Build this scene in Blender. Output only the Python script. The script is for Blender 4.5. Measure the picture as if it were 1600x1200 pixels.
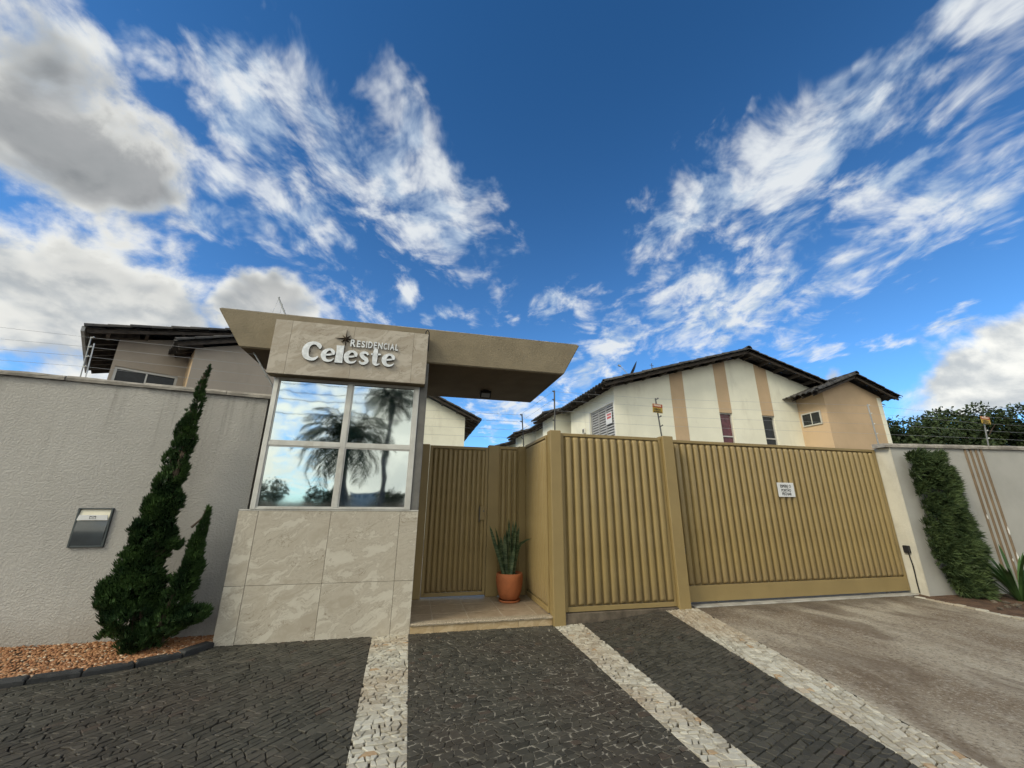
import bpy, bmesh, math, random
from mathutils import Vector, Matrix, noise as mnoise
from math import sin, cos, pi, radians, sqrt, atan2, hypot

scene = bpy.context.scene
COL = scene.collection
for ob in list(bpy.data.objects):
    bpy.data.objects.remove(ob)

# ------------------------------------------------------------------ camera
CAM_H = 1.5
YAW, PITCH, ROLL, FPX = radians(13.3), radians(16.9), radians(0.5), 612.0
cam_data = bpy.data.cameras.new('camera')
cam = bpy.data.objects.new('camera', cam_data)
COL.objects.link(cam)
fw = Vector((sin(YAW) * cos(PITCH), cos(YAW) * cos(PITCH), sin(PITCH)))
rt = Vector((cos(YAW), -sin(YAW), 0.0))
up = rt.cross(fw)
rt2 = rt * cos(ROLL) + up * sin(ROLL)
up2 = rt2.cross(fw)
m = Matrix((rt2, up2, -fw)).transposed().to_4x4()
m.translation = (0, 0, CAM_H)
cam.matrix_world = m
cam_data.sensor_width = 36.0
cam_data.lens = FPX / 1600.0 * 36.0
cam_data.clip_start = 0.05
cam_data.clip_end = 5000
scene.camera = cam

# ------------------------------------------------------------------ light
SUN_EL, SUN_AZ = radians(38.0), radians(-114.0)      # azimuth from +Y, clockwise towards +X
sun_dir = Vector((sin(SUN_AZ) * cos(SUN_EL), cos(SUN_AZ) * cos(SUN_EL), sin(SUN_EL)))
sd = bpy.data.lights.new('sun', 'SUN')
sd.energy = 2.0
sd.angle = radians(18.0)
sd.color = (1.0, 0.91, 0.70)
sun = bpy.data.objects.new('sun', sd)
COL.objects.link(sun)
sun.rotation_euler = sun_dir.to_track_quat('Z', 'Y').to_euler()
sun.location = (-20, -10, 20)

scene.view_settings.view_transform = 'Standard'
scene.view_settings.look = 'None'
scene.view_settings.exposure = 0.15
scene.view_settings.gamma = 1.0
scene.view_settings.use_curve_mapping = False
scene.cycles.use_denoising = True
try:
    scene.cycles.denoiser = 'OPENIMAGEDENOISE'
except Exception:
    pass
scene.cycles.adaptive_threshold = 0.02
scene.cycles.adaptive_min_samples = 12
scene.cycles.max_bounces = 6
scene.cycles.diffuse_bounces = 2
scene.cycles.glossy_bounces = 3
scene.cycles.transmission_bounces = 4
scene.cycles.transparent_max_bounces = 8
scene.cycles.caustics_reflective = False
scene.cycles.caustics_refractive = False


class NT:
    """small expression layer over a node tree"""
    def __init__(self, tree):
        self.t = tree

    def node(self, kind, **kw):
        n = self.t.nodes.new(kind)
        for k, v in kw.items():
            setattr(n, k, v)
        return n

    def put(self, sock, v):
        if isinstance(v, S):
            self.t.links.new(v.s, sock)
        elif isinstance(v, bpy.types.NodeSocket):
            self.t.links.new(v, sock)
        elif v is not None:
            if hasattr(sock, 'default_value'):
                try:
                    sock.default_value = v
                except Exception:
                    sock.default_value = tuple(v) + (1.0,) if len(tuple(v)) == 3 else v

    def math(self, op, a, b=None, c=None, clamp=False):
        n = self.node('ShaderNodeMath', operation=op, use_clamp=clamp)
        for i, v in enumerate((a, b, c)):
            if v is not None:
                self.put(n.inputs[i], v)
        return S(self, n.outputs[0])

    def vec(self, op, a, b=None, scale=None):
        n = self.node('ShaderNodeVectorMath', operation=op)
        self.put(n.inputs[0], a)
        if b is not None:
            self.put(n.inputs[1], b)
        if scale is not None:
            self.put(n.inputs['Scale'], scale)
        return S(self, n.outputs['Value'] if op in ('DOT_PRODUCT', 'LENGTH', 'DISTANCE') else n.outputs['Vector'])

    def smooth(self, x, lo, hi, a=0.0, b=1.0):
        n = self.node('ShaderNodeMapRange', interpolation_type='SMOOTHSTEP')
        for i, v in enumerate((x, lo, hi, a, b)):
            self.put(n.inputs[i], v)
        return S(self, n.outputs[0])

    def linear(self, x, lo, hi, a=0.0, b=1.0):
        n = self.node('ShaderNodeMapRange', interpolation_type='LINEAR', clamp=True)
        for i, v in enumerate((x, lo, hi, a, b)):
            self.put(n.inputs[i], v)
        return S(self, n.outputs[0])

    def noise(self, v, scale, detail=4.0, rough=0.55, lac=2.0, dist=0.0, col=False, dim='3D', kind='FBM'):
        n = self.node('ShaderNodeTexNoise', noise_dimensions=dim, noise_type=kind)
        if v is not None:
            self.put(n.inputs['Vector'], v)
        n.inputs['Scale'].default_value = scale
        n.inputs['Detail'].default_value = detail
        n.inputs['Roughness'].default_value = rough
        n.inputs['Lacunarity'].default_value = lac
        n.inputs['Distortion'].default_value = dist
        return S(self, n.outputs['Color' if col else 'Fac'])

    def voronoi(self, v, scale, feature='F1', rand=1.0, out='Distance'):
        n = self.node('ShaderNodeTexVoronoi', feature=feature)
        if v is not None:
            self.put(n.inputs['Vector'], v)
        n.inputs['Scale'].default_value = scale
        n.inputs['Randomness'].default_value = rand
        return S(self, n.outputs[out])

    def mix(self, f, a, b, blend='MIX'):
        n = self.node('ShaderNodeMix', data_type='RGBA', blend_type=blend)
        self.put(n.inputs['Factor'], f)
        for k, v in ((6, a), (7, b)):
            if isinstance(v, (tuple, list)):
                n.inputs[k].default_value = (v[0], v[1], v[2], 1.0)
            else:
                self.put(n.inputs[k], v)
        return S(self, n.outputs[2])

    def sep(self, v):
        n = self.node('ShaderNodeSeparateXYZ')
        self.put(n.inputs[0], v)
        return [S(self, o) for o in n.outputs]

    def comb(self, x, y, z):
        n = self.node('ShaderNodeCombineXYZ')
        for i, v in enumerate((x, y, z)):
            self.put(n.inputs[i], v)
        return S(self, n.outputs[0])


class S:
    def __init__(self, nt, s):
        self.nt, self.s = nt, s

    def __add__(self, o): return self.nt.math('ADD', self, o)
    def __radd__(self, o): return self.nt.math('ADD', o, self)
    def __sub__(self, o): return self.nt.math('SUBTRACT', self, o)
    def __rsub__(self, o): return self.nt.math('SUBTRACT', o, self)
    def __mul__(self, o): return self.nt.math('MULTIPLY', self, o)
    def __rmul__(self, o): return self.nt.math('MULTIPLY', o, self)
    def __truediv__(self, o): return self.nt.math('DIVIDE', self, o)
    def __rtruediv__(self, o): return self.nt.math('DIVIDE', o, self)
    def max(self, o): return self.nt.math('MAXIMUM', self, o)
    def min(self, o): return self.nt.math('MINIMUM', self, o)


# ------------------------------------------------------------------ sky
# Where the cloud banks stand: (start direction, end direction, half width, weight)
STREAKS = [
    (-0.321, 0.597, 0.735, 0.078, 0.81, 0.581, 0.113, 0.9),
    (-0.208, 0.582, 0.786, 0.089, 0.746, 0.66, 0.059, 1.0),
    (-0.393, 0.592, 0.703, -0.271, 0.681, 0.68, 0.058, 1.0),
    (-0.436, 0.674, 0.597, -0.352, 0.753, 0.555, 0.051, 1.0),
    (-0.329, 0.728, 0.601, -0.218, 0.817, 0.534, 0.06, 1.0),
    (-0.061, 0.764, 0.643, 0.083, 0.796, 0.599, 0.101, 1.1),
    (-0.523, 0.511, 0.682, -0.447, 0.593, 0.67, 0.029, 0.9),
    (-0.572, 0.504, 0.647, -0.53, 0.557, 0.639, 0.036, 1.0),
    (-0.319, 0.536, 0.782, -0.267, 0.555, 0.788, 0.036, 0.7),
    (-0.12, 0.584, 0.803, -0.063, 0.635, 0.77, 0.038, 0.55),
    (-0.463, 0.735, 0.496, -0.374, 0.763, 0.528, 0.03, 0.9),
    (-0.254, 0.851, 0.46, -0.104, 0.896, 0.431, 0.037, 0.6),
    (-0.092, 0.88, 0.466, -0.027, 0.868, 0.495, 0.032, 1.1),
    (0.017, 0.902, 0.432, 0.093, 0.887, 0.452, 0.028, 1.1),
    (0.149, 0.848, 0.509, 0.188, 0.87, 0.455, 0.032, 0.6),
    (0.528, 0.732, 0.43, 0.717, 0.554, 0.423, 0.105, 1.15),
    (0.496, 0.659, 0.566, 0.571, 0.477, 0.668, 0.067, 0.9),
    (0.568, 0.579, 0.585, 0.613, 0.433, 0.661, 0.076, 1.0),
    (0.654, 0.508, 0.56, 0.669, 0.401, 0.626, 0.083, 1.0),
    (0.709, 0.385, 0.591, 0.716, 0.241, 0.655, 0.06, 1.1),
    (0.778, 0.449, 0.438, 0.834, 0.271, 0.48, 0.057, 1.0),
    (0.745, 0.305, 0.593, 0.782, 0.22, 0.583, 0.038, 0.9),
    (0.719, 0.452, 0.527, 0.811, 0.247, 0.53, 0.042, 0.85),
    (0.328, 0.894, 0.305, 0.521, 0.752, 0.405, 0.06, 1.0),
    (0.294, 0.833, 0.468, 0.379, 0.793, 0.476, 0.05, 0.9),
    (0.712, 0.543, 0.446, 0.797, 0.363, 0.482, 0.061, 1.0),
    (0.721, 0.607, 0.333, 0.779, 0.553, 0.296, 0.036, 0.9),
    (0.796, 0.531, 0.29, 0.839, 0.466, 0.281, 0.018, 0.9),
    (0.845, 0.448, 0.292, 0.887, 0.339, 0.313, 0.023, 0.9),
    (0.726, 0.22, 0.651, 0.74, 0.184, 0.647, 0.052, 1.0),
    (0.845, 0.334, 0.418, 0.853, 0.292, 0.433, 0.019, 0.7),
    (0.538, 0.466, 0.703, 0.554, 0.435, 0.71, 0.027, 0.6),
    (0.129, 0.966, 0.226, 0.379, 0.901, 0.21, 0.062, 1.0),
    (0.579, 0.753, 0.314, 0.648, 0.687, 0.328, 0.041, 0.8),
    (0.472, 0.556, 0.684, 0.479, 0.544, 0.69, 0.029, 0.5),
    (0.43, 0.647, 0.63, 0.435, 0.626, 0.647, 0.031, 0.5),
]
HEAPS = [
    (-0.628, 0.551, 0.55, -0.528, 0.661, 0.533, 0.12, 1.0),
    (-0.598, 0.63, 0.496, -0.512, 0.688, 0.515, 0.087, 1.0),
    (-0.642, 0.693, 0.327, -0.492, 0.808, 0.325, 0.15, 1.0),
    (-0.434, 0.818, 0.378, -0.265, 0.862, 0.433, 0.063, 1.0),
    (0.86, 0.475, 0.184, 0.911, 0.371, 0.181, 0.064, 1.0),
    (0.898, 0.383, 0.215, 0.91, 0.325, 0.256, 0.053, 1.0),
    (0.786, 0.574, 0.23, 0.804, 0.553, 0.219, 0.027, 0.9),
]


def build_sky():
    w = bpy.data.worlds.new('World')
    scene.world = w
    w.use_nodes = True
    t = w.node_tree
    t.nodes.clear()
    N = NT(t)
    out = N.node('ShaderNodeOutputWorld')
    bg = N.node('ShaderNodeBackground')
    sky = N.node('ShaderNodeTexSky', sky_type='NISHITA', sun_disc=False)
    sky.sun_elevation = SUN_EL
    sky.sun_rotation = SUN_AZ
    sky.altitude = 900
    sky.air_density = 1.0
    sky.dust_density = 0.35
    sky.ozone_density = 3.0
    tc = N.node('ShaderNodeTexCoord')
    d = N.vec('NORMALIZE', tc.outputs['Generated'])
    dx, dy, dz = N.sep(d)

    jit = N.vec('SCALE', N.vec('SUBTRACT', N.noise(d, 7.0, 3.0, 0.6, col=True), (0.5, 0.5, 0.5)), scale=0.17)
    dw = N.vec('ADD', d, jit)                              # ragged outlines

    def banks(lst):
        tot = None
        for (x0, y0, z0, x1, y1, z1, r, a) in lst:
            A, B = Vector((x0, y0, z0)), Vector((x1, y1, z1))
            mp = N.node('ShaderNodeMapping', vector_type='TEXTURE')
            N.put(mp.inputs['Vector'], dw)
            mp.inputs['Location'].default_value = (A + B) / 2
            mp.inputs['Rotation'].default_value = (B - A).to_track_quat('X', 'Z').to_euler()
            k = r * 1.75
            mp.inputs['Scale'].default_value = ((B - A).length / 2 + k * 0.8, k, k)
            g = N.node('ShaderNodeTexGradient', gradient_type='SPHERICAL')
            N.put(g.inputs[0], mp.outputs[0])
            v = S(N, g.outputs['Fac'])
            if a < 0.95:
                v = v * a
            tot = v if tot is None else tot.max(v)
        return N.linear(tot, 0.0, 0.8)

    # high streaky layer, on a flat sheet overhead
    inv = 1.0 / (dz + 0.12).max(0.06)
    px, py = dx * inv, dy * inv
    ca, sa = cos(radians(70)), sin(radians(70))
    u = px * ca + py * sa
    v = py * ca - px * sa
    P = N.comb(u * 0.80, v, 0.0)
    warp = N.noise(P, 2.4, 2.0, 0.5, col=True, dim='2D')
    wv = N.vec('SCALE', N.vec('SUBTRACT', warp, (0.5, 0.5, 0.5)), scale=0.20)
    Pw = N.vec('ADD', P, wv)
    n1 = N.noise(Pw, 5.8, 6.0, 0.59, dim='2D')
    n2 = N.noise(N.vec('ADD', Pw, (3.1, 7.7, 2.0)), 15.0, 3.0, 0.6, dim='2D')
    back = N.smooth(dy, 0.12, -0.35)                       # the sky behind is about two thirds cloud
    broad = N.noise(N.comb(px, py, 4.0), 0.9, 2.0, 0.5, dim='2D')
    cov = banks(STREAKS).max(back * N.smooth(broad, 0.30, 0.56, 0.75, 1.0))
    field = (n1 * 0.62 + n2 * 0.38 - 0.5) * 2.7 + 0.5
    fa = field + cov * 0.84
    alt = N.smooth(fa, 0.70, 1.68)
    alt = alt * N.smooth(cov, 0.0, 0.22) * N.smooth(dz, -0.02, 0.05)
    thick_a = N.smooth(fa, 1.15, 1.75)
    # shading of the streaks: brighter on the side that faces the sun
    sh = N.noise(N.vec('ADD', Pw, (0.05, 0.06, 0.0)), 6.0, 2.0, 0.6, dim='2D')
    side = N.smooth(n1 - sh, -0.12, 0.12)
    col_a = N.mix(side, (0.50, 0.60, 0.72), (0.80, 0.83, 0.84))
    col_a = N.mix(thick_a * 0.35, col_a, (0.62, 0.66, 0.70))

    # heaped clouds
    wb = N.vec('SCALE', N.vec('SUBTRACT', N.noise(d, 5.0, 1.0, 0.5, col=True), (0.5, 0.5, 0.5)), scale=0.09)
    db = N.vec('MULTIPLY', N.vec('ADD', d, wb), (1.0, 1.0, 1.35))
    b1 = N.noise(db, 6.0, 7.0, 0.58)
    b2 = N.noise(N.vec('ADD', db, tuple(sun_dir * 0.035)), 6.0, 3.0, 0.55)
    covb = banks(HEAPS).max(back * N.smooth(N.noise(d, 1.7, 2.0, 0.5), 0.30, 0.52, 0.35, 1.0) * N.smooth(dz, 0.9, 0.3))
    fb = b1 + covb * 0.55
    heap = N.smooth(fb, 0.66, 0.90) * N.smooth(covb, 0.0, 0.2)
    deep = N.smooth(fb, 0.74, 1.04)
    lit = N.smooth(b1 - b2, -0.09, 0.11)
    hi = N.smooth(dz, 0.30, 0.52)                          # the tall bank is seen from beneath
    white = N.mix(lit, (0.50, 0.54, 0.57), (0.92, 0.92, 0.87))
    grey = N.mix(lit, (0.21, 0.225, 0.24), (0.31, 0.325, 0.335))
    billow = N.noise(N.vec('ADD', db, (4.0, 2.0, 1.0)), 9.0, 4.0, 0.55)
    grey = N.mix(N.smooth(billow, 0.34, 0.66), grey, (0.36, 0.37, 0.38))
    leftness = N.smooth(dx, 0.2, -0.2)
    col_b = N.mix(deep * leftness * (hi * 0.65 + 0.35), white, grey)

    tone = N.mix(N.smooth(dz, 0.98, 0.02), (0.034, 0.086, 0.121), (0.084, 0.142, 0.185))
    base = N.mix(1.0, sky.outputs[0], tone, 'MULTIPLY')
    # clouds towards the sun are lit through and turn cream
    glow = N.smooth(N.vec('DOT_PRODUCT', d, tuple(sun_dir)), 0.0, 0.95)
    glow = glow * N.smooth(dy, 0.35, -0.1)
    col_a = N.mix(glow, col_a, (1.42, 1.40, 1.18))
    col_b = N.mix(glow, col_b, (1.38, 1.36, 1.14))
    c = N.mix(alt * 0.94, base, col_a)
    c = N.mix(heap, c, col_b)
    N.put(bg.inputs['Color'], c)
    bg.inputs['Strength'].default_value = 1.0
    t.links.new(bg.outputs[0], out.inputs[0])
    w.cycles.sampling_method = 'NONE'


build_sky()

# ================================================================== helpers
R = random.Random(7)


def mat(name, fn):
    m = bpy.data.materials.new(name)
    m.use_nodes = True
    t = m.node_tree
    bs = t.nodes['Principled BSDF']
    N = NT(t)
    N.tc = N.node('ShaderNodeTexCoord')
    N.obj = N.tc.outputs['Object']
    N.rnd = N.node('ShaderNodeObjectInfo').outputs['Random']
    N.tint = N.node('ShaderNodeAttribute', attribute_name='tint').outputs['Fac']
    r = fn(N) or {}
    for k, v in r.items():
        if k == 'bump':
            h, st, dist = v
            b = N.node('ShaderNodeBump')
            b.inputs['Strength'].default_value = st
            b.inputs['Distance'].default_value = dist
            N.put(b.inputs['Height'], h)
            N.t.links.new(b.outputs[0], bs.inputs['Normal'])
        else:
            s = bs.inputs[k]
            if isinstance(v, tuple) and len(v) == 3:
                v = v + (1.0,)
            N.put(s, v)
    return m


def painted(name, col, rough=0.6, var=0.12, metal=0.0, bump=0.0, scale=6.0, spec=0.4, dirt=None):
    def f(N):
        n = N.noise(N.obj, scale, 5.0, 0.6)
        dark = tuple(c * (1 - var) for c in col)
        lite = tuple(min(1, c * (1 + var)) for c in col)
        c = N.mix(N.smooth(n, 0.3, 0.7), dark, lite)
        if dirt:
            k = N.smooth(N.noise(N.vec('MULTIPLY', N.obj, (1.0, 1.0, 0.35)), scale * 0.6, 6.0, 0.7), 0.52, 0.75)
            c = N.mix(k * dirt[3], c, dirt[:3])
        d = {'Base Color': c, 'Roughness': rough, 'Metallic': metal, 'Specular IOR Level': spec}
        if bump:
            d['bump'] = (N.noise(N.obj, scale * 12, 3.0, 0.6), bump, 0.01)
        return d
    return mat(name, f)


class MB:
    """collects faces for ONE mesh object"""
    def __init__(self):
        self.v, self.f, self.mi, self.tint = [], [], [], []

    def face(self, pts, mi=0, tint=0.5):
        b = len(self.v)
        self.v += [tuple(p) for p in pts]
        self.f.append(tuple(range(b, b + len(pts))))
        self.mi.append(mi)
        self.tint.append(tint)

    def grid(self, rows, mi=0, closed=False, tint=0.5):
        """rows of points, faces shared between neighbours"""
        b = len(self.v)
        n = len(rows[0])
        for r in rows:
            self.v += [tuple(p) for p in r]
        for i in range(len(rows) - 1):
            for j in range(n if closed else n - 1):
                j2 = (j + 1) % n
                self.f.append((b + i * n + j, b + i * n + j2, b + (i + 1) * n + j2, b + (i + 1) * n + j))
                self.mi.append(mi)
                self.tint.append(tint)

    def box(self, x0, x1, y0, y1, z0, z1, c=0.0, mi=0, tint=0.5):
        if x1 < x0: x0, x1 = x1, x0
        if y1 < y0: y0, y1 = y1, y0
        if z1 < z0: z0, z1 = z1, z0
        c = min(c, (x1 - x0) * 0.45, (y1 - y0) * 0.45, (z1 - z0) * 0.45)
        if c <= 0:
            p = [(x, y, z) for z in (z0, z1) for y in (y0, y1) for x in (x0, x1)]
            b = len(self.v)
            self.v += p
            for q in ((0, 2, 3, 1), (4, 5, 7, 6), (0, 1, 5, 4), (2, 6, 7, 3), (0, 4, 6, 2), (1, 3, 7, 5)):
                self.f.append(tuple(b + k for k in q)); self.mi.append(mi); self.tint.append(tint)
            return
        X, Y, Z = (x0, x1), (y0, y1), (z0, z1)
        idx = {}
        b = len(self.v)

        def vid(ix, iy, iz, ax):
            k = (ix, iy, iz, ax)
            if k not in idx:
                p = [X[ix] + (c if ix == 0 else -c), Y[iy] + (c if iy == 0 else -c), Z[iz] + (c if iz == 0 else -c)]
                p[ax] = (X[ix], Y[iy], Z[iz])[ax]
                idx[k] = len(self.v)
                self.v.append(tuple(p))
            return idx[k]

        def add(q):
            P = [Vector(self.v[k]) for k in q]
            n = (P[1] - P[0]).cross(P[2] - P[0])
            ctr = sum(P, Vector()) / len(P) - Vector(((x0 + x1) / 2, (y0 + y1) / 2, (z0 + z1) / 2))
            if n.dot(ctr) < 0:
                q = q[::-1]
            self.f.append(tuple(q)); self.mi.append(mi); self.tint.append(tint)
        for ax in range(3):
            o = [a for a in range(3) if a != ax]
            for s in (0, 1):
                q = []
                for (i, j) in ((0, 0), (1, 0), (1, 1), (0, 1)):
                    k = [0, 0, 0]; k[ax] = s; k[o[0]] = i; k[o[1]] = j
                    q.append(vid(k[0], k[1], k[2], ax))
                add(q)
        for ax in range(3):
            o = [a for a in range(3) if a != ax]
            for i in (0, 1):
                for j in (0, 1):
                    k = [0, 0, 0]; k[o[0]] = i; k[o[1]] = j
                    k0, k1 = list(k), list(k); k1[ax] = 1
                    add([vid(*k0, o[0]), vid(*k1, o[0]), vid(*k1, o[1]), vid(*k0, o[1])])
        for i in (0, 1):
            for j in (0, 1):
                for k in (0, 1):
                    add([vid(i, j, k, 0), vid(i, j, k, 1), vid(i, j, k, 2)])

    def prism(self, poly, axis, a, b, mi=0, tint=0.5):
        """poly: 2D points in the two other axes, extruded along axis from a to b"""
        def P(p, t):
            q = list(p); q.insert(axis, t); return tuple(q)
        n = len(poly)
        self.face([P(p, a) for p in poly], mi, tint)
        self.face([P(p, b) for p in poly][::-1], mi, tint)
        for i in range(n):
            p, q = poly[i], poly[(i + 1) % n]
            self.face([P(p, a), P(p, b), P(q, b), P(q, a)], mi, tint)

    def tube(self, pts, rad, seg=8, mi=0, cap=True, tint=0.5):
        pts = [Vector(p) for p in pts]
        rads = rad if isinstance(rad, (list, tuple)) else [rad] * len(pts)
        rows = []
        for i, p in enumerate(pts):
            d = (pts[min(i + 1, len(pts) - 1)] - pts[max(i - 1, 0)]).normalized()
            a = d.cross(Vector((0.13, 0.31, 0.94)))
            if a.length < 1e-3:
                a = d.cross(Vector((1, 0, 0)))
            a.normalize()
            bq = d.cross(a)
            rows.append([p + (a * cos(2 * pi * k / seg) + bq * sin(2 * pi * k / seg)) * rads[i] for k in range(seg)])
        self.grid(rows, mi, closed=True, tint=tint)
        if cap:
            self.face(rows[0][::-1], mi, tint)
            self.face(rows[-1], mi, tint)

    def lathe(self, prof, cx, cy, seg=24, mi=0):
        rows = [[(cx + r * cos(2 * pi * k / seg), cy + r * sin(2 * pi * k / seg), z) for k in range(seg)] for r, z in prof]
        self.grid(rows, mi, closed=True)

    def mesh(self, name, mats, smooth=False):
        me = bpy.data.meshes.new(name)
        me.from_pydata(self.v, [], self.f)
        for m in (mats if isinstance(mats, (list, tuple)) else [mats]):
            me.materials.append(m)
        if any(self.mi):
            me.polygons.foreach_set('material_index', self.mi)
        if any(t != 0.5 for t in self.tint):
            at = me.attributes.new('tint', 'FLOAT', 'FACE')
            at.data.foreach_set('value', self.tint)
        if smooth:
            me.polygons.foreach_set('use_smooth', [True] * len(me.polygons))
        me.update()
        return me

    def build(self, name, mats, parent=None, smooth=False, angle=None):
        me = self.mesh(name, mats, smooth)
        return link(name, me, parent)


def link(name, data, parent=None):
    o = bpy.data.objects.new(name, data)
    COL.objects.link(o)
    if parent is not None:
        o.parent = parent
        if not parent.get('_local'):
            o.matrix_parent_inverse = Matrix.Translation(-parent_origin(parent))
    return o


def parent_origin(p):
    v = Vector(p.location)
    return v


def fix_normals(o):
    bm = bmesh.new(); bm.from_mesh(o.data)
    bmesh.ops.remove_doubles(bm, verts=bm.verts, dist=1e-5)
    bmesh.ops.recalc_face_normals(bm, faces=bm.faces)
    bm.to_mesh(o.data); bm.free()
    return o


def tag(o, label=None, cat=None, group=None, kind=None):
    if label: o['label'] = label
    if cat: o['category'] = cat
    if group: o['group'] = group
    if kind: o['kind'] = kind
    return o


def thing(name, label, cat, loc=(0, 0, 0), group=None, rz=0.0, local=False):
    o = bpy.data.objects.new(name, None)
    COL.objects.link(o)
    o.location = loc
    o.rotation_euler = (0, 0, rz)
    o.empty_display_size = 0.2
    if local:
        o['_local'] = 1
    return tag(o, label, cat, group)


def sub(name, mb, mats, parent, smooth=False):
    """a sub-part under a part that carries no offset of its own"""
    o = bpy.data.objects.new(name, mb.mesh(name, mats, smooth) if isinstance(mb, MB) else mb)
    COL.objects.link(o)
    o.parent = parent
    return o


def text_mesh(txt, mats, extrude=0.002, bold=0.0, shear=0.0):
    cu = bpy.data.curves.new('lettering', 'FONT')
    cu.body = txt
    cu.extrude = extrude
    cu.offset = bold
    cu.shear = shear
    cu.resolution_u = 4
    cu.align_x = 'CENTER'
    to = bpy.data.objects.new('lettering', cu)
    COL.objects.link(to)
    bpy.context.view_layer.update()
    me = bpy.data.meshes.new_from_object(to.evaluated_get(bpy.context.evaluated_depsgraph_get()))
    bpy.data.objects.remove(to)
    me.materials.clear()
    me.materials.append(mats)
    return me


def fit_text(txt, m, x0, x1, z0, z1, y, extrude=0.002, bold=0.0):
    """text standing in the x-z plane at depth y, stretched to a box"""
    me = text_mesh(txt, m, 0.5, bold)
    xs = [v.co.x for v in me.vertices]; ys = [v.co.y for v in me.vertices]
    ax, bx, ay, by = min(xs), max(xs), min(ys), max(ys)
    for v in me.vertices:
        u = (v.co.x - ax) / (bx - ax); w = (v.co.y - ay) / (by - ay)
        v.co = Vector((x0 + (x1 - x0) * u, y - v.co.z * 2 * extrude, z0 + (z1 - z0) * w))
    return me


def smoothstep(a, b, t):
    k = min(1.0, max(0.0, (t - a) / (b - a)))
    return k * k * (3 - 2 * k)


def gz(x, y):
    """height of the pavement: level on the left, rising to the driveway gate"""
    return 0.11 * smoothstep(1.9, 3.9, x) * min(1.0, max(0.0, (y - 1.5) / 3.9))


# ================================================================== materials
M = {}


def f_stucco(base, warm):
    def f(N):
        big = N.noise(N.obj, 0.7, 4.0, 0.55)
        fine = N.noise(N.obj, 34.0, 3.0, 0.65)
        drip = N.noise(N.vec('MULTIPLY', N.obj, (3.0, 3.0, 0.25)), 2.0, 5.0, 0.65)
        c = N.mix(N.smooth(big, 0.3, 0.7), base, warm)
        c = N.mix(N.smooth(drip, 0.50, 0.78) * 0.5, c, tuple(k * 0.72 for k in base))
        z = N.sep(N.obj)[2]
        splash = N.smooth(z + N.noise(N.obj, 3.0, 4.0, 0.6) * 0.5, 0.62, 0.18)     # soil splashed on the foot of the wall
        c = N.mix(splash * 0.35, c, (0.20, 0.15, 0.10))
        run = N.noise(N.vec('MULTIPLY', N.obj, (9.0, 9.0, 0.35)), 1.2, 5.0, 0.65)
        c = N.mix(N.smooth(run, 0.50, 0.72) * N.smooth(z, 1.5, 2.85) * 0.55, c, (0.20, 0.185, 0.16))   # rain streaks below the coping
        lump = N.noise(N.vec('MULTIPLY', N.obj, (1.0, 1.0, 1.15)), 44.0, 4.0, 0.7, dist=0.2)
        crest = N.smooth(lump, 0.38, 0.66)
        return {'Base Color': N.mix(crest * 0.25, c, tuple(min(1, k * 1.18) for k in warm)), 'Roughness': 0.92,
                'Specular IOR Level': 0.2, 'bump': (crest * 0.8 + fine * 0.5, 0.72, 0.010)}
    return f


M['stucco'] = mat('grey_textured_render', f_stucco((0.445, 0.43, 0.405), (0.51, 0.494, 0.465)))
M['smooth_wall'] = painted('smooth_grey_wall_paint', (0.40, 0.395, 0.372), 0.85, 0.07, bump=0.25, scale=1.6, spec=0.2,
                           dirt=(0.30, 0.26, 0.20, 0.5))
M['pillar'] = painted('cream_render', (0.60, 0.57, 0.48), 0.85, 0.08, bump=0.4, scale=3.0, spec=0.2, dirt=(0.35, 0.30, 0.22, 0.5))
M['coping'] = painted('weathered_mortar_coping', (0.34, 0.315, 0.28), 0.95, 0.3, bump=0.8, scale=5.0, spec=0.15,
                      dirt=(0.10, 0.09, 0.08, 0.8))
M['canopy'] = painted('khaki_canopy_paint', (0.245, 0.205, 0.140), 0.8, 0.10, bump=0.6, scale=3.5, spec=0.25,
                      dirt=(0.20, 0.16, 0.11, 0.6))


def f_marble(base, lite, vein, rough, scale=1.0, shift=7.0):
    def f(N):
        P = N.vec('ADD', N.obj, N.vec('SCALE', (shift, shift * 1.7, shift * 0.6), scale=N.rnd))
        sw = N.noise(P, 1.6 * scale, 4.0, 0.55, col=True)
        qx, qy, qz = N.sep(P)
        P2 = N.comb((qx * 0.90 + qz * 0.43) * 0.62, qy, (qz * 0.90 - qx * 0.43) * 1.75)
        Q = N.vec('ADD', P2, N.vec('SCALE', sw, scale=0.55))
        a = N.noise(Q, 2.4 * scale, 8.0, 0.66, dist=0.7)
        b = N.noise(Q, 3.0 * scale, 5.0, 0.6, dist=1.1)
        c = N.mix(N.smooth(a, 0.32, 0.66), base, lite)
        line = N.smooth(N.math('ABSOLUTE', b - 0.5), 0.018, 0.0)
        gate = N.smooth(N.noise(P, 2.0 * scale, 2.0, 0.5), 0.45, 0.65)
        c = N.mix(line * gate * 0.75, c, vein)
        line2 = N.smooth(N.math('ABSOLUTE', a - 0.52), 0.03, 0.0)
        c = N.mix(line2 * 0.36, c, vein)
        return {'Base Color': c, 'Roughness': rough, 'Specular IOR Level': 0.4}
    return f


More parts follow.
